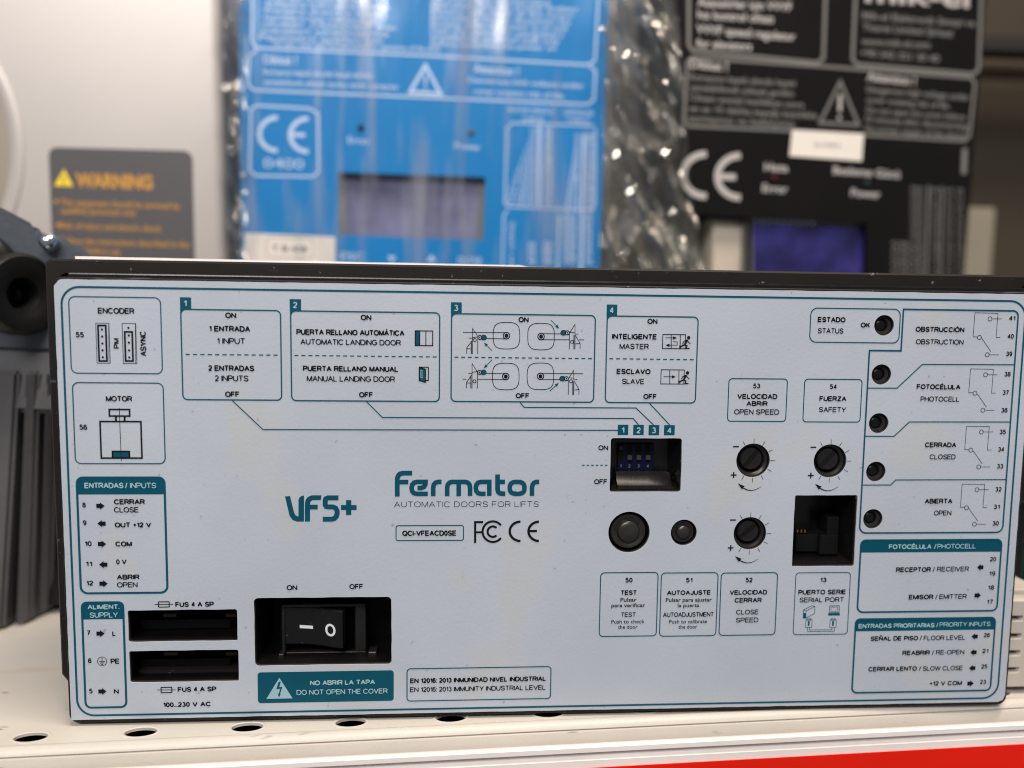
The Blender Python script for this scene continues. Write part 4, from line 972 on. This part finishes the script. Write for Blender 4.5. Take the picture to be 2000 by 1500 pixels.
# ================================================================== BACKGROUND: blue drive unit in its plastic bag
BS = Surf((-0.04, 0.150, 0.2), math.radians(0.6))
blue = empty('blue_drive', (-0.045, 0.18, 0), 'bright blue lift drive unit with a grey display, wrapped in clear plastic', 'drive unit')
def quad_box(name, surf, px, depth, mt, parent, h=0.0, bev=0.0008):
    """solid block whose front outline lies on the surface"""
    L = [surf.m(*p) for p in px]; bm = bmesh.new()
    loft(bm, [[surf.w(p, h - bev) for p in L], [surf.w(p, h - depth) for p in L]], False, True)
    # bevelled front
    cx = sum(p[0] for p in L) / len(L); cy = sum(p[1] for p in L) / len(L)
    L2 = [(p[0] - math.copysign(bev, p[0] - cx), p[1] - math.copysign(bev, p[1] - cy)) for p in L]
    loft(bm, [[surf.w(p, h - bev) for p in L], [surf.w(p, h) for p in L2]], False, True)
    bmesh.ops.remove_doubles(bm, verts=bm.verts, dist=1e-6)
    return bm_obj(name, bm, mt, parent)
def front_with_window(name, surf, outer_px, win_px, thick, mt, parent):
    return plate(name, surf, [surf.m(*p) for p in outer_px], [[surf.m(*p) for p in win_px]], -thick, 0.0, mt, parent)
win = [(661, 459), (944, 469), (948, 346), (660, 336)]
front_with_window('front_panel', BS, [(475, 700), (1165, 700), (1192, -90), (464, -90)], win, 0.003, M['blue'], blue)
quad_box('casing', BS, [(477, 700), (1163, 700), (1190, -85), (466, -85)], 0.05, M['blue'], blue, -0.0075)
ds = Surf(BS.w((0, 0), -0.0045), math.radians(0.6))
lc = quad_box('display', ds, [(655, 475), (950, 480), (950, 335), (655, 330)], 0.002, M['lcd_frame'], blue, 0.0, 0.0001)
k_ = Ink(ds, 0.0001); k_.fill([(676, 462), (932, 468), (936, 352), (676, 343)], 'lcd_off'); k_.done('display_glass', lc)
st = plate('price_sticker', BS, [BS.m(*p) for p in ((478, 530), (655, 530), (655, 463), (478, 455))], [], 0.0001, 0.0004, M['paper'], blue)
st['label'] = 'cream paper sticker below the display'
k_ = Ink(BS, 0.00045); k_.rect(521, 463, 612, 505, 1.5, 'silver_dark', r=8); k_.base_text('T B 438', 532, 485, 600, 487, 11, 0.01, 'warn_grey'); k_.done('sticker_print', st)
k_ = Ink(BS, 0.00006); bi_ = 'blue_ink'
DK = ['Koruyucu kapak altında hayati tehlike', 'yaratabilecek yüksek gerilim vardır.', 'Cihazın enerjisi kesildikten sonra', 'en az 10 dakika geçmeden kapağı açmayınız']
EN = ['Dangerous high voltage under', 'cover creating risk of life.', 'Do not open the cover before', '10 minutes after disconnecting', 'the power supply of the device.']
k_.line([(493, -60), (492, 82), (500, 94), (820, 108), (1150, 127), (1162, 118), (1172, -60)], 4, bi_)
k_.line([(500, 99), (488, 108), (485, 165), (495, 176), (820, 190), (1148, 204), (1160, 195), (1163, 138), (1152, 130)], 4, bi_)
words = ['Açıklamalar ve bağlantı şeması için', 'kullanma kılavuzuna bakınız', 'Frenleme direnci ve motor', 'topraklama hattı mutlaka bağlı', 'olmalıdır. Cihaz enerjili iken', 'soketleri çıkartmayınız', 'Parametre ayarları için', 'üretici ile görüşünüz']
for i in range(7):
    yy = -6 + i * 13.0; x0_ = 524 - i * 3; x1_ = 735 + (i * 37 % 50) - 10
    k_.base_text(words[i % 8], x0_, yy, x1_, yy + 8, 8.5, 0.018, bi_)
k_.base_text('The user must read the manual before operation of the drive', 530, 84, 860, 97, 8.5, 0.018, bi_)
en2 = ['The drive must be grounded before', 'operation. Use the proper braking', 'resistor and check all the motor', 'connections. Do not disconnect the', 'sockets while the power is on and', 'read the manual for parameters', 'installed by qualified staff only', 'before switching the power on']
for i in range(8):
    yy = -4 + i * 12.6; x1_ = 1075 + (i * 53 % 60)
    k_.base_text(en2[i], 842, yy, x1_, yy + 10, 8.5, 0.018, bi_)
k_.base_text('Dikkat !', 515, 116, 580, 118, 15, 0.02, bi_); k_.base_text(DK[0], 515, 140, 727, 148, 9, 0.018, bi_); k_.base_text(DK[1] + ' açmayınız', 515, 160, 778, 170, 9, 0.018, bi_)
k_.base_text('Attention !', 925, 134, 1013, 140, 15, 0.02, bi_); k_.base_text(EN[0], 915, 156, 1140, 168, 9, 0.018, bi_); k_.base_text(EN[1], 925, 178, 1103, 188, 9, 0.018, bi_)
k_.line([(831, 128), (801, 180), (861, 184)], 6, bi_, True); k_.line([(831, 146), (831, 166)], 4, bi_); k_.dot(831, 174, 2.5, bi_)
k_.line([(492, 213), (500, 206), (605, 212), (621, 222), (622, 335), (612, 345), (500, 343), (488, 333), (490, 213)], 4, bi_, True)
def arc_px(ink, cx, cy, rx, ry, a0, a1, wd, mt, n=20): ink.line([(cx + rx * math.cos(math.radians(a0 + (a1 - a0) * i / n)), cy - ry * math.sin(math.radians(a0 + (a1 - a0) * i / n))) for i in range(n + 1)], wd, mt)
arc_px(k_, 541, 262, 34, 32, 88, 272, 8, bi_); arc_px(k_, 601, 264, 34, 32, 88, 272, 8, bi_); k_.line([(570, 263), (596, 264)], 7, bi_)
k_.base_text('0400', 515, 318, 593, 321, 18, 0.0, bi_)
k_.base_text('Error', 680, 273, 722, 276, 12, 0.01, bi_); k_.base_text('Power', 888, 284, 939, 288, 12, 0.01, bi_)
k_.base_text('ESC', 665, 500, 712, 502, 14, 0.01, bi_); k_.base_text('ENTER', 895, 509, 942, 511, 14, 0.01, bi_)
k_.fill([(756, 500), (774, 501), (765, 512)], bi_); k_.fill([(833, 510), (852, 511), (843, 497)], bi_)
# connection diagram at the right
k_.base_text('MOTOR SÜRÜCÜ', 992, 214, 1080, 218, 9, 0.01, bi_); k_.base_text('GİRİŞLER', 1100, 219, 1160, 222, 9, 0.01, bi_); k_.base_text('ÇIKIŞ', 1020, 232, 1062, 234, 8, 0.01, bi_); k_.base_text('TABLO', 1105, 234, 1150, 237, 8, 0.01, bi_)
k_.line([(1000, 240), (990, 250), (986, 398), (994, 404), (1155, 410), (1162, 400), (1163, 250)], 3, bi_); k_.line([(1000, 240), (1160, 246)], 3, bi_)
k_.line([(992, 410), (984, 420), (980, 560)], 3, bi_); k_.line([(1054, 246), (1052, 403)], 6, bi_); k_.line([(1140, 262), (1134, 560)], 6, bi_); k_.line([(1092, 420), (1088, 560)], 4, bi_)
for i in range(14):
    yy = 252 + i * 11; L = max(10, 60 - abs(i - 13) * 4.2)
    k_.base_text('%d OUT' % (i + 1), 1046 - L, yy, 1046, yy + 2, 8, 0.02, bi_); k_.base_text('%02d' % (i + 3), 1064, yy + 1, 1078, yy + 2, 8, 0.03, bi_)
    k_.base_text('R%02d' % (i + 1), 1128 - L * .4, yy + 14, 1130, yy + 15, 8, 0.03, bi_); k_.base_text('%02d' % (i + 9), 1146, yy + 14, 1160, yy + 15, 8, 0.03, bi_)
for i in range(9):
    yy = 422 + i * 11; k_.base_text('IN%d' % (i + 1), 1102, yy, 1124, yy + 1, 8, 0.03, bi_); k_.base_text('%02d' % (i + 20), 1143, yy + 1, 1156, yy + 2, 8, 0.03, bi_)
    if i > 4: k_.base_text('A%d' % i, 1030, yy, 1046, yy + 1, 8, 0.03, bi_); k_.base_text('B%d' % i, 1062, yy, 1078, yy + 1, 8, 0.03, bi_)
k_.text('24V GİRİŞ', 999, 480, 90, 7, 0.01, bi_, math.pi / 2)
k_.done('front_print', blue)
for px, py, mt in ((705, 250, 'blackpaint'), (920, 258, 'pcb')):
    p = BS.w(BS.m(px, py)); bm = bmesh.new(); lathe(bm, p, (0, -1, 0), [(0.0014, -0.0002), (0.0014, 0.0006), (0.0008, 0.0012), (0, 0.0014)], 20, False)
    smooth_angle(bm_obj('indicator_lens', bm, M[mt], blue), 60)

# ---- clear plastic bag and bubble wrap
def film(name, base, white, rough, streak=0.0):
    mt = bpy.data.materials.new(name); mt.use_nodes = True; nt = mt.node_tree; nt.nodes.clear()
    out = nt.nodes.new('ShaderNodeOutputMaterial'); tr = nt.nodes.new('ShaderNodeBsdfTransparent'); gl = nt.nodes.new('ShaderNodeBsdfGlossy'); df = nt.nodes.new('ShaderNodeBsdfDiffuse')
    gl.inputs['Roughness'].default_value = rough; gl.inputs['Color'].default_value = (0.95, 0.96, 1, 1) if name == 'clear_film' else (0.75, 0.72, 0.66, 1); df.inputs['Color'].default_value = (0.75, 0.78, 0.86, 1) if name == 'clear_film' else (0.50, 0.48, 0.44, 1)
    m1 = nt.nodes.new('ShaderNodeMixShader'); m2 = nt.nodes.new('ShaderNodeMixShader')
    m1.inputs[0].default_value = 0.35 if name != 'bubble_film' else 0.1; nt.links.new(gl.outputs[0], m1.inputs[1]); nt.links.new(df.outputs[0], m1.inputs[2])
    nt.links.new(tr.outputs[0], m2.inputs[1]); nt.links.new(m1.outputs[0], m2.inputs[2])
    fr = nt.nodes.new('ShaderNodeLayerWeight'); fr.inputs[0].default_value = 0.35
    mr = nt.nodes.new('ShaderNodeMapRange'); mr.inputs[3].default_value = base; mr.inputs[4].default_value = white
    nt.links.new(fr.outputs['Facing'], mr.inputs[0]); fac = mr.outputs[0]
    if streak:
        tc = nt.nodes.new('ShaderNodeTexCoord'); mp = nt.nodes.new('ShaderNodeMapping'); mp.inputs['Scale'].default_value = (1, 1, 0.13)
        n = nt.nodes.new('ShaderNodeTexNoise'); n.inputs['Scale'].default_value = 95; n.inputs['Detail'].default_value = 3
        nt.links.new(tc.outputs['Object'], mp.inputs[0]); nt.links.new(mp.outputs[0], n.inputs[0])
        m3 = nt.nodes.new('ShaderNodeMapRange'); m3.inputs[1].default_value = 0.50; m3.inputs[2].default_value = 0.72; m3.inputs[4].default_value = streak
        nt.links.new(n.outputs['Fac'], m3.inputs[0])
        ad = nt.nodes.new('ShaderNodeMath'); ad.operation = 'ADD'; nt.links.new(mr.outputs[0], ad.inputs[0]); nt.links.new(m3.outputs[0], ad.inputs[1]); fac = ad.outputs[0]
    nt.links.new(fac, m2.inputs[0]); nt.links.new(m2.outputs[0], out.inputs[0]); return mt
M['film'] = film('clear_film', 0.015, 0.25, 0.2, 0.34)
M['wrap'] = film('crumpled_film', 0.11, 0.46, 0.18)
M['bubble'] = film('bubble_film', 0.35, 0.6, 0.015)
bag = empty('plastic_bag', (-0.045, 0.14, 0), 'crumpled clear plastic bag with bubbles wrapped round the blue drive unit', 'plastic bag')
bm = bmesh.new(); NX, NZ = 70, 46; g = []
xL = BS.m(463, 200)[0]; xR = BS.m(1192, 200)[0]
for j in range(NZ + 1):
    row = []
    for i in range(NX + 1):
        u = xL + (xR - xL) * i / NX; v = -0.08 + 0.19 * j / NZ
        h = 0.0022 + 0.0016 * noise.noise(Vector((u * 70, v * 9, 0.3))) + 0.0006 * noise.noise(Vector((u * 260, v * 40, 5)))
        row.append(bm.verts.new(BS.w((u, v), h)))
    g.append(row)
for j in range(NZ):
    for i in range(NX): bm.faces.new((g[j][i], g[j][i + 1], g[j + 1][i + 1], g[j + 1][i]))
bm_obj('front_film', bm, M['film'], bag, True)
def crumple(name, x0f, x1f, y0, amp, seed, nx, nz):
    """x0f, x1f: photo x of the edges as functions of the photo y"""
    bm = bmesh.new(); g = []; s_ = Surf((0, y0, 0.2)); cents = []
    for j in range(nz + 1):
        py = -60 + 640 * j / nz; row = []
        for i in range(nx + 1):
            f = i / nx; px = x0f(py) + (x1f(py) - x0f(py)) * f
            uv = s_.m(px, py)
            nn = noise.turbulence(Vector((uv[0] * 75 + uv[1] * 25 + seed, uv[1] * 26, seed)), 3, False)
            fold = abs(noise.noise(Vector((uv[0] * 120 + uv[1] * 40, uv[1] * 25, seed + 4))))
            h = amp * (nn * 1.3 - fold * 1.4) * (0.4 + 1.2 * math.sin(math.pi * f))
            row.append(bm.verts.new(s_.w(uv, h)))
        g.append(row)
    for j in range(nz):
        for i in range(nx): bm.faces.new((g[j][i], g[j][i + 1], g[j + 1][i + 1], g[j + 1][i]))
    pts = [g[random.randrange(nz)][random.randrange(nx)].co.copy() for _ in range(150)]
    o = bm_obj(name, bm, M['wrap'], bag, True); return o, pts
lerp = lambda a, b, t: a + (b - a) * max(0, min(1, t))
o1, p1_ = crumple('film_fold', lambda y: 438, lambda y: 482, 0.142, 0.006, 1.0, 26, 150)
o2, p2_ = crumple('film_fold', lambda y: 1178 - y * 0.015, lambda y: lerp(1325, 1345, y / 300) + (max(0, y - 300) * 0.14), 0.135, 0.011, 7.0, 90, 190)
o3, p3_ = crumple('film_fold', lambda y: 1186, lambda y: 1330 + max(0, y - 300) * 0.2, 0.150, 0.010, 13.0, 60, 130)
bm = bmesh.new()
for p in p2_[:26] + p3_[:6] + p1_[:7]:
    r = bmesh.ops.create_icosphere(bm, subdivisions=3, radius=random.uniform(0.0014, 0.0026))
    tl = Matrix.Rotation(random.uniform(-0.7, 0.2), 3, 'X') @ Matrix.Rotation(random.uniform(-0.5, 0.5), 3, 'Z')
    for v in r['verts']: v.co = tl @ Vector((v.co.x, v.co.y * 0.3, v.co.z)) + p + Vector((0, -0.001, 0))
tag(bm_obj('air_bubbles', bm, M['bubble'], bag, True), kind='stuff')

# ================================================================== BACKGROUND: black drive unit
KS = Surf((0.145, 0.150, 0.2), math.radians(6.0))
black = empty('black_drive', (0.145, 0.18, 0), 'black lift drive unit with white print and a deep blue display, at the right', 'drive unit')
notch = [(1338, 418), (1462, 424), (1462, 700), (1870, 700), (1932, -90), (1328, -90)]
quad = [KS.m(*p) for p in notch]
plate('front_panel', KS, quad, [[KS.m(*p) for p in ((1466, 690), (1690, 690), (1692, 436), (1468, 425))]], -0.002, 0.0, M['blackpaint'], black)
quad_box('casing', KS, [(1340, 410), (1462, 416), (1900, 420), (1930, -85), (1330, -85)], 0.06, M['blackpaint'], black, -0.0025)
quad_box('lower_casing', KS, [(1692, 700), (1868, 700), (1892, 428), (1694, 432)], 0.05, M['blackpaint'], black, -0.0025)
quad_box('circuit_board', KS, [(1330, 700), (1700, 700), (1700, 424), (1335, 419)], 0.0016, M['pcb'], black, -0.0200)
quad_box('connector', KS, [(1400, 700), (1456, 700), (1462, 428), (1404, 424)], 0.012, M['conn'], black, -0.006)
dsp = quad_box('display', KS, [(1460, 700), (1695, 700), (1697, 428), (1462, 418)], 0.006, M['lcd_frame'], black, -0.0035, 0.0001)
k2 = Surf(KS.w((0, 0), -0.0034), math.radians(6.0)); k_ = Ink(k2, 0.0001); k_.fill([(1472, 640), (1688, 640), (1692, 442), (1470, 430)], 'lcd_blue'); k_.done('display_glass', dsp)
for i in range(9):
    p = KS.w(KS.m(1478 + i * 14, 430 + i * 0.6), 0.0); bm = bmesh.new(); box(bm, p.x - 0.0006, p.x + 0.0006, p.y + 0.0014, p.y + 0.0026, p.z - 0.0007, p.z + 0.0007, 0.0002, 1)
    bm_obj('solder_joint', bm, M['steel'], black)
k_ = Ink(KS, 0.00006); di = 'dim_ink'; br = 'bright_ink'
k_.line([(1345, -60), (1345, 88), (1353, 99), (1596, 123), (1608, 114), (1614, -60)], 7, di)
k_.line([(1673, -60), (1665, 116), (1674, 126), (1900, 145), (1911, 136), (1918, -60)], 7, di)
k_.line([(1352, 112), (1342, 122), (1336, 238), (1345, 246), (1560, 256), (1884, 275), (1893, 266), (1904, 162), (1896, 152), (1610, 130)], 6, di, True)
for t_, x0_, y0_, x1_, y1_, h_, m_ in (
    ('Asansörler için VVVF', 1362, 4, 1546, 14, 15, br), ('hız kontrol cihazı', 1362, 28, 1510, 37, 15, br), ('VVVF speed regulator', 1360, 56, 1553, 72, 15, br), ('for elevators', 1360, 84, 1468, 91, 15, br),
    ('Mik-el Elektronik Sanayi ve', 1684, 30, 1904, 46, 13, di), ('Ticaret Limited Şirketi', 1684, 52, 1860, 66, 13, di), ('www.mik-el.com', 1682, 80, 1816, 88, 13, di), ('+90 342 321 30 40', 1680, 103, 1834, 115, 13, di),
    ('Dikkat !', 1348, 124, 1421, 131, 16, br), (DK[0][:30], 1348, 150, 1553, 163, 12, di), (DK[1][:29], 1348, 170, 1550, 183, 12, di), (DK[2], 1348, 190, 1570, 205, 12, di), ('en az 10 dakika kapağı kesinlikle', 1347, 211, 1596, 226, 12, di), ('açmayınız ve bekleyiniz', 1345, 230, 1553, 243, 12, di),
    ('Attention !', 1693, 149, 1788, 159, 16, br), (EN[0], 1693, 174, 1893, 190, 12, di), (EN[1], 1692, 194, 1855, 207, 12, di), (EN[2], 1692, 214, 1885, 229, 12, di), (EN[3], 1690, 232, 1890, 247, 12, di), (EN[4], 1688, 250, 1890, 266, 12, di),
    ('Hata', 1493, 326, 1539, 328, 15, br), ('Error', 1489, 367, 1538, 370, 15, br), ('Besleme Gücü', 1627, 332, 1757, 341, 15, br), ('Power', 1662, 376, 1719, 380, 15, br)):
    k_.base_text(t_, x0_, y0_, x1_, y1_, h_, 0.022, m_)
k_.base_text('mik-el', 1690, -17, 1893, -5, 40, 0.02, br)
k_.line([(1641, 160), (1601, 240), (1677, 244)], 6, di, True); k_.line([(1641, 185), (1640, 218)], 7, br); k_.dot(1639, 230, 4, br)
arc_px(k_, 1378, 342, 44, 41, 88, 272, 13, br); arc_px(k_, 1446, 345, 45, 41, 90, 270, 13, br); k_.line([(1404, 345), (1437, 346)], 12, br)
k_.line([(1814, 362), (1808, 560)], 5, di); k_.line([(1840, 364), (1836, 560)], 4, di)
for i in range(13):
    yy = 370 + i * 13.5; L = 22 if i < 8 else 60
    k_.base_text('GİRİŞ' if i % 2 else 'ÇIKIŞ', 1800 - L, yy - 3, 1803, yy, 8, 0.02, di); k_.base_text('%d%d' % (i % 5, i), 1820, yy, 1834, yy + 1, 8, 0.02, di)
    k_.base_text('X%d' % i, 1846, yy + 1, 1860, yy + 2, 8, 0.02, di); k_.base_text('Y%d' % i, 1866, yy + 2, 1881, yy + 3, 8, 0.02, di)
k_.line([(1884, 290), (1882, 340)], 12, di)
k_.done('front_print', black)
k_ = Ink(KS, 0.00045)
ps = plate('paper_sticker', KS, [KS.m(*p) for p in ((1541, 305), (1682, 315), (1686, 262), (1547, 254))], [], 0.0001, 0.0004, M['paper'], black); ps['label'] = 'small white sticker with faint print on the black front'
k_.base_text('E-YON', 1592, 283, 1638, 285, 7, 0.0, 'warn_grey'); k_.done('sticker_print', ps)
for px, py, mt in ((1512, 348, 'red_led'), (1693, 358, 'green_led')):
    p = KS.w(KS.m(px, py)); bm = bmesh.new(); lathe(bm, p, (0, -1, 0), [(0.0014, -0.0002), (0.0014, 0.0005), (0.0008, 0.001), (0, 0.0012)], 20, False)
    smooth_angle(bm_obj('indicator_lens', bm, M[mt], black), 60)

# ================================================================== LEFT: cast motor unit
mot = empty('door_motor', (-0.21, 0.09, 0), 'dark blue grey cast metal door motor with ribs, left edge of the shelf', 'motor')
def mp(px, py, y): s_ = Surf((0, y, ZC)); uv = s_.m(px, py); return Vector((uv[0], y, ZC + uv[1]))
bm = bmesh.new()          # upper casting with a sloping shoulder
top_px = [(-160, 330), (0, 403), (66, 438), (72, 449), (104, 462), (112, 458), (186, 500), (186, 690), (-160, 680)]
L = [mp(x, y, 0.062) for x, y in top_px]
loft(bm, [[p + Vector((0, 0.001, 0)) for p in L], [p + Vector((-0.03, 0.035, 0.0)) for p in L]], True, True)
bmesh.ops.recalc_face_normals(bm, faces=bm.faces); bmesh.ops.bevel(bm, geom=list(bm.edges), offset=0.0012, segments=2, affect='EDGES')
o = bm_obj('upper_casting', bm, M['cast'], mot); smooth_angle(o, 30)
bm = bmesh.new()
L = [mp(x, y, 0.0628) for x, y in ((-160, 674), (190, 684), (190, 812), (-160, 796))]
fdir = Vector((0.022, 0.096, 0)).normalized()
loft(bm, [[p for p in L], [p + Vector((-0.03, 0.035, 0)) for p in L]], True, True)
bmesh.ops.bevel(bm, geom=list(bm.edges), offset=0.0015, segments=2, affect='EDGES')
M['rib'] = mat('cast_rib', (0.078, 0.077, 0.082), 0.5, 0.1, bump=0.5, bscale=500, var=0.2, vscale=25)
smooth_angle(bm_obj('middle_casting', bm, M['rib'], mot), 30)
# ribs, each tapering towards the shelf
def rib(xt0, xt1, xb0, xb1, yb, ytop=725, yd=0.0605):
    bm = bmesh.new(); zt_ = mp(xt0, ytop, yd)
    d_ = Surf((0, yd, ZC)); A = mp(xt0, ytop, yd); B_ = mp(xt1, ytop, yd)
    def floor(px, py):
        s_ = ss; uv = s_.m(px, py); return s_.w(uv)
    C = floor(xb0, yb + 6); D = floor(xb1, yb - 6)
    back = Vector((0.002, 0.05, 0))
    loft(bm, [[A, B_, B_ + back, A + back], [C, D, D + back, C + back]], True, True)
    bmesh.ops.bevel(bm, geom=list(bm.edges), offset=0.0012, segments=2, affect='EDGES')
    return smooth_angle(bm_obj('cooling_rib', bm, M['rib'], mot), 30)
rib(-60, 35, -95, 6, 1238); rib(47, 75, 28, 60, 1222); rib(87, 112, 72, 98, 1202); rib(122, 150, 112, 140, 1186)
bm = bmesh.new(); a = mp(-150, 780, 0.078); b = mp(160, 780, 0.078); box(bm, a.x - 0.01, b.x, 0.085, 0.13, 0.004, a.z, 0.001, 1); bm_obj('rib_web', bm, M['rubber'], mot)
# round sleeve with a hollow end, and the larger disc beside it
c = mp(42, 575, 0.056)
bm = bmesh.new(); ax = Vector((0.91, -0.42, 0)).normalized(); rr_ = 0.0142
lathe(bm, c, ax, [(rr_ * .8, -0.006), (rr_, -0.004), (rr_, 0.001), (rr_ * .92, 0.0024), (rr_ * .72, 0.0026), (rr_ * .55, 0.0016), (rr_ * .42, 0.0010), (rr_ * .34, -0.002), (rr_ * .34, -0.008), (0, -0.008)], 48, False)
ob = bm_obj('cable_sleeve', bm, M['rubber'], mot); smooth_angle(ob, 40)
c = mp(-58, 520, 0.054)
bm = bmesh.new(); lathe(bm, c, Vector((0.1, -1, 0)).normalized(), [(0.0125, -0.006), (0.0135, -0.001), (0.0135, 0.002), (0.0122, 0.0034), (0.006, 0.0036), (0, 0.0030)], 48, False)
smooth_angle(bm_obj('end_disc', bm, M['rubber'], mot), 40)
c = mp(94, 472, 0.060)
bm = bmesh.new(); lathe(bm, c, (0.2, -1, 0.35), [(0.0028, -0.004), (0.0030, 0.0), (0.0028, 0.0012), (0.0018, 0.0022), (0, 0.0026)], 24, False)
smooth_angle(bm_obj('bolt', bm, M['steel'], mot), 60)

# ================================================================== far right
post = bmesh.new(); s_ = Surf((0, 0.30, 0)); a = s_.m(1893, 400); b = s_.m(1937, 545)
box(post, a[0], b[0], 0.30, 0.33, 0.0, s_.m(1910, 405)[1], 0.002, 2)
tag(bm_obj('upright_post', post, M['post']), 'short cream upright behind the right edge of the black drive unit', 'post')
bm = bmesh.new(); a = s_.m(1880, 62); b = s_.m(2100, 106); box(bm, 0.20, 0.52, 0.30, 0.33, b[1], a[1], 0.002, 2)
tag(bm_obj('dark_shelf_beam', bm, M['wall_dark']), 'dark horizontal beam high at the far right', 'beam')
bm = bmesh.new(); a = s_.m(1880, 108); b = s_.m(2100, 136); box(bm, 0.20, 0.52, 0.302, 0.33, b[1], a[1] - 0.0005, 0.002, 2)
tag(bm_obj('tan_rail', bm, M['beige']), 'thin tan rail just under the dark beam at the far right', 'rail')
bm = bmesh.new(); p = mp(1992, 1040, 0.05); box(bm, p.x - 0.002, p.x + 0.02, 0.05, 0.065, p.z - 0.005, p.z + 0.008, 0.0006, 1); box(bm, p.x + 0.001, p.x + 0.02, 0.052, 0.063, 0.0, p.z - 0.0051, 0.0006, 1)
gc = empty('green_connector', (p.x, 0.057, 0), 'dark green plug connector on its stand at the right edge, behind the controller', 'connector')
bm_obj('connector_body', bm, M['green'], gc)

bm = bmesh.new(); a = mp(1992, 560, 0.036); b = mp(1990, 985, 0.036)
box(bm, a.x, a.x + 0.05, 0.036, 0.060, b.z, 0.1345, 0.0015, 2)
for k in range(3): box(bm, a.x + 0.006 + k * 0.016, a.x + 0.012 + k * 0.016, 0.040, 0.056, 0.0, b.z - 0.0002, 0.0005, 1)
tag(bm_obj('black_power_box', bm, M['rubber']), 'black box on feet, mostly cut off at the far right edge', 'power box')
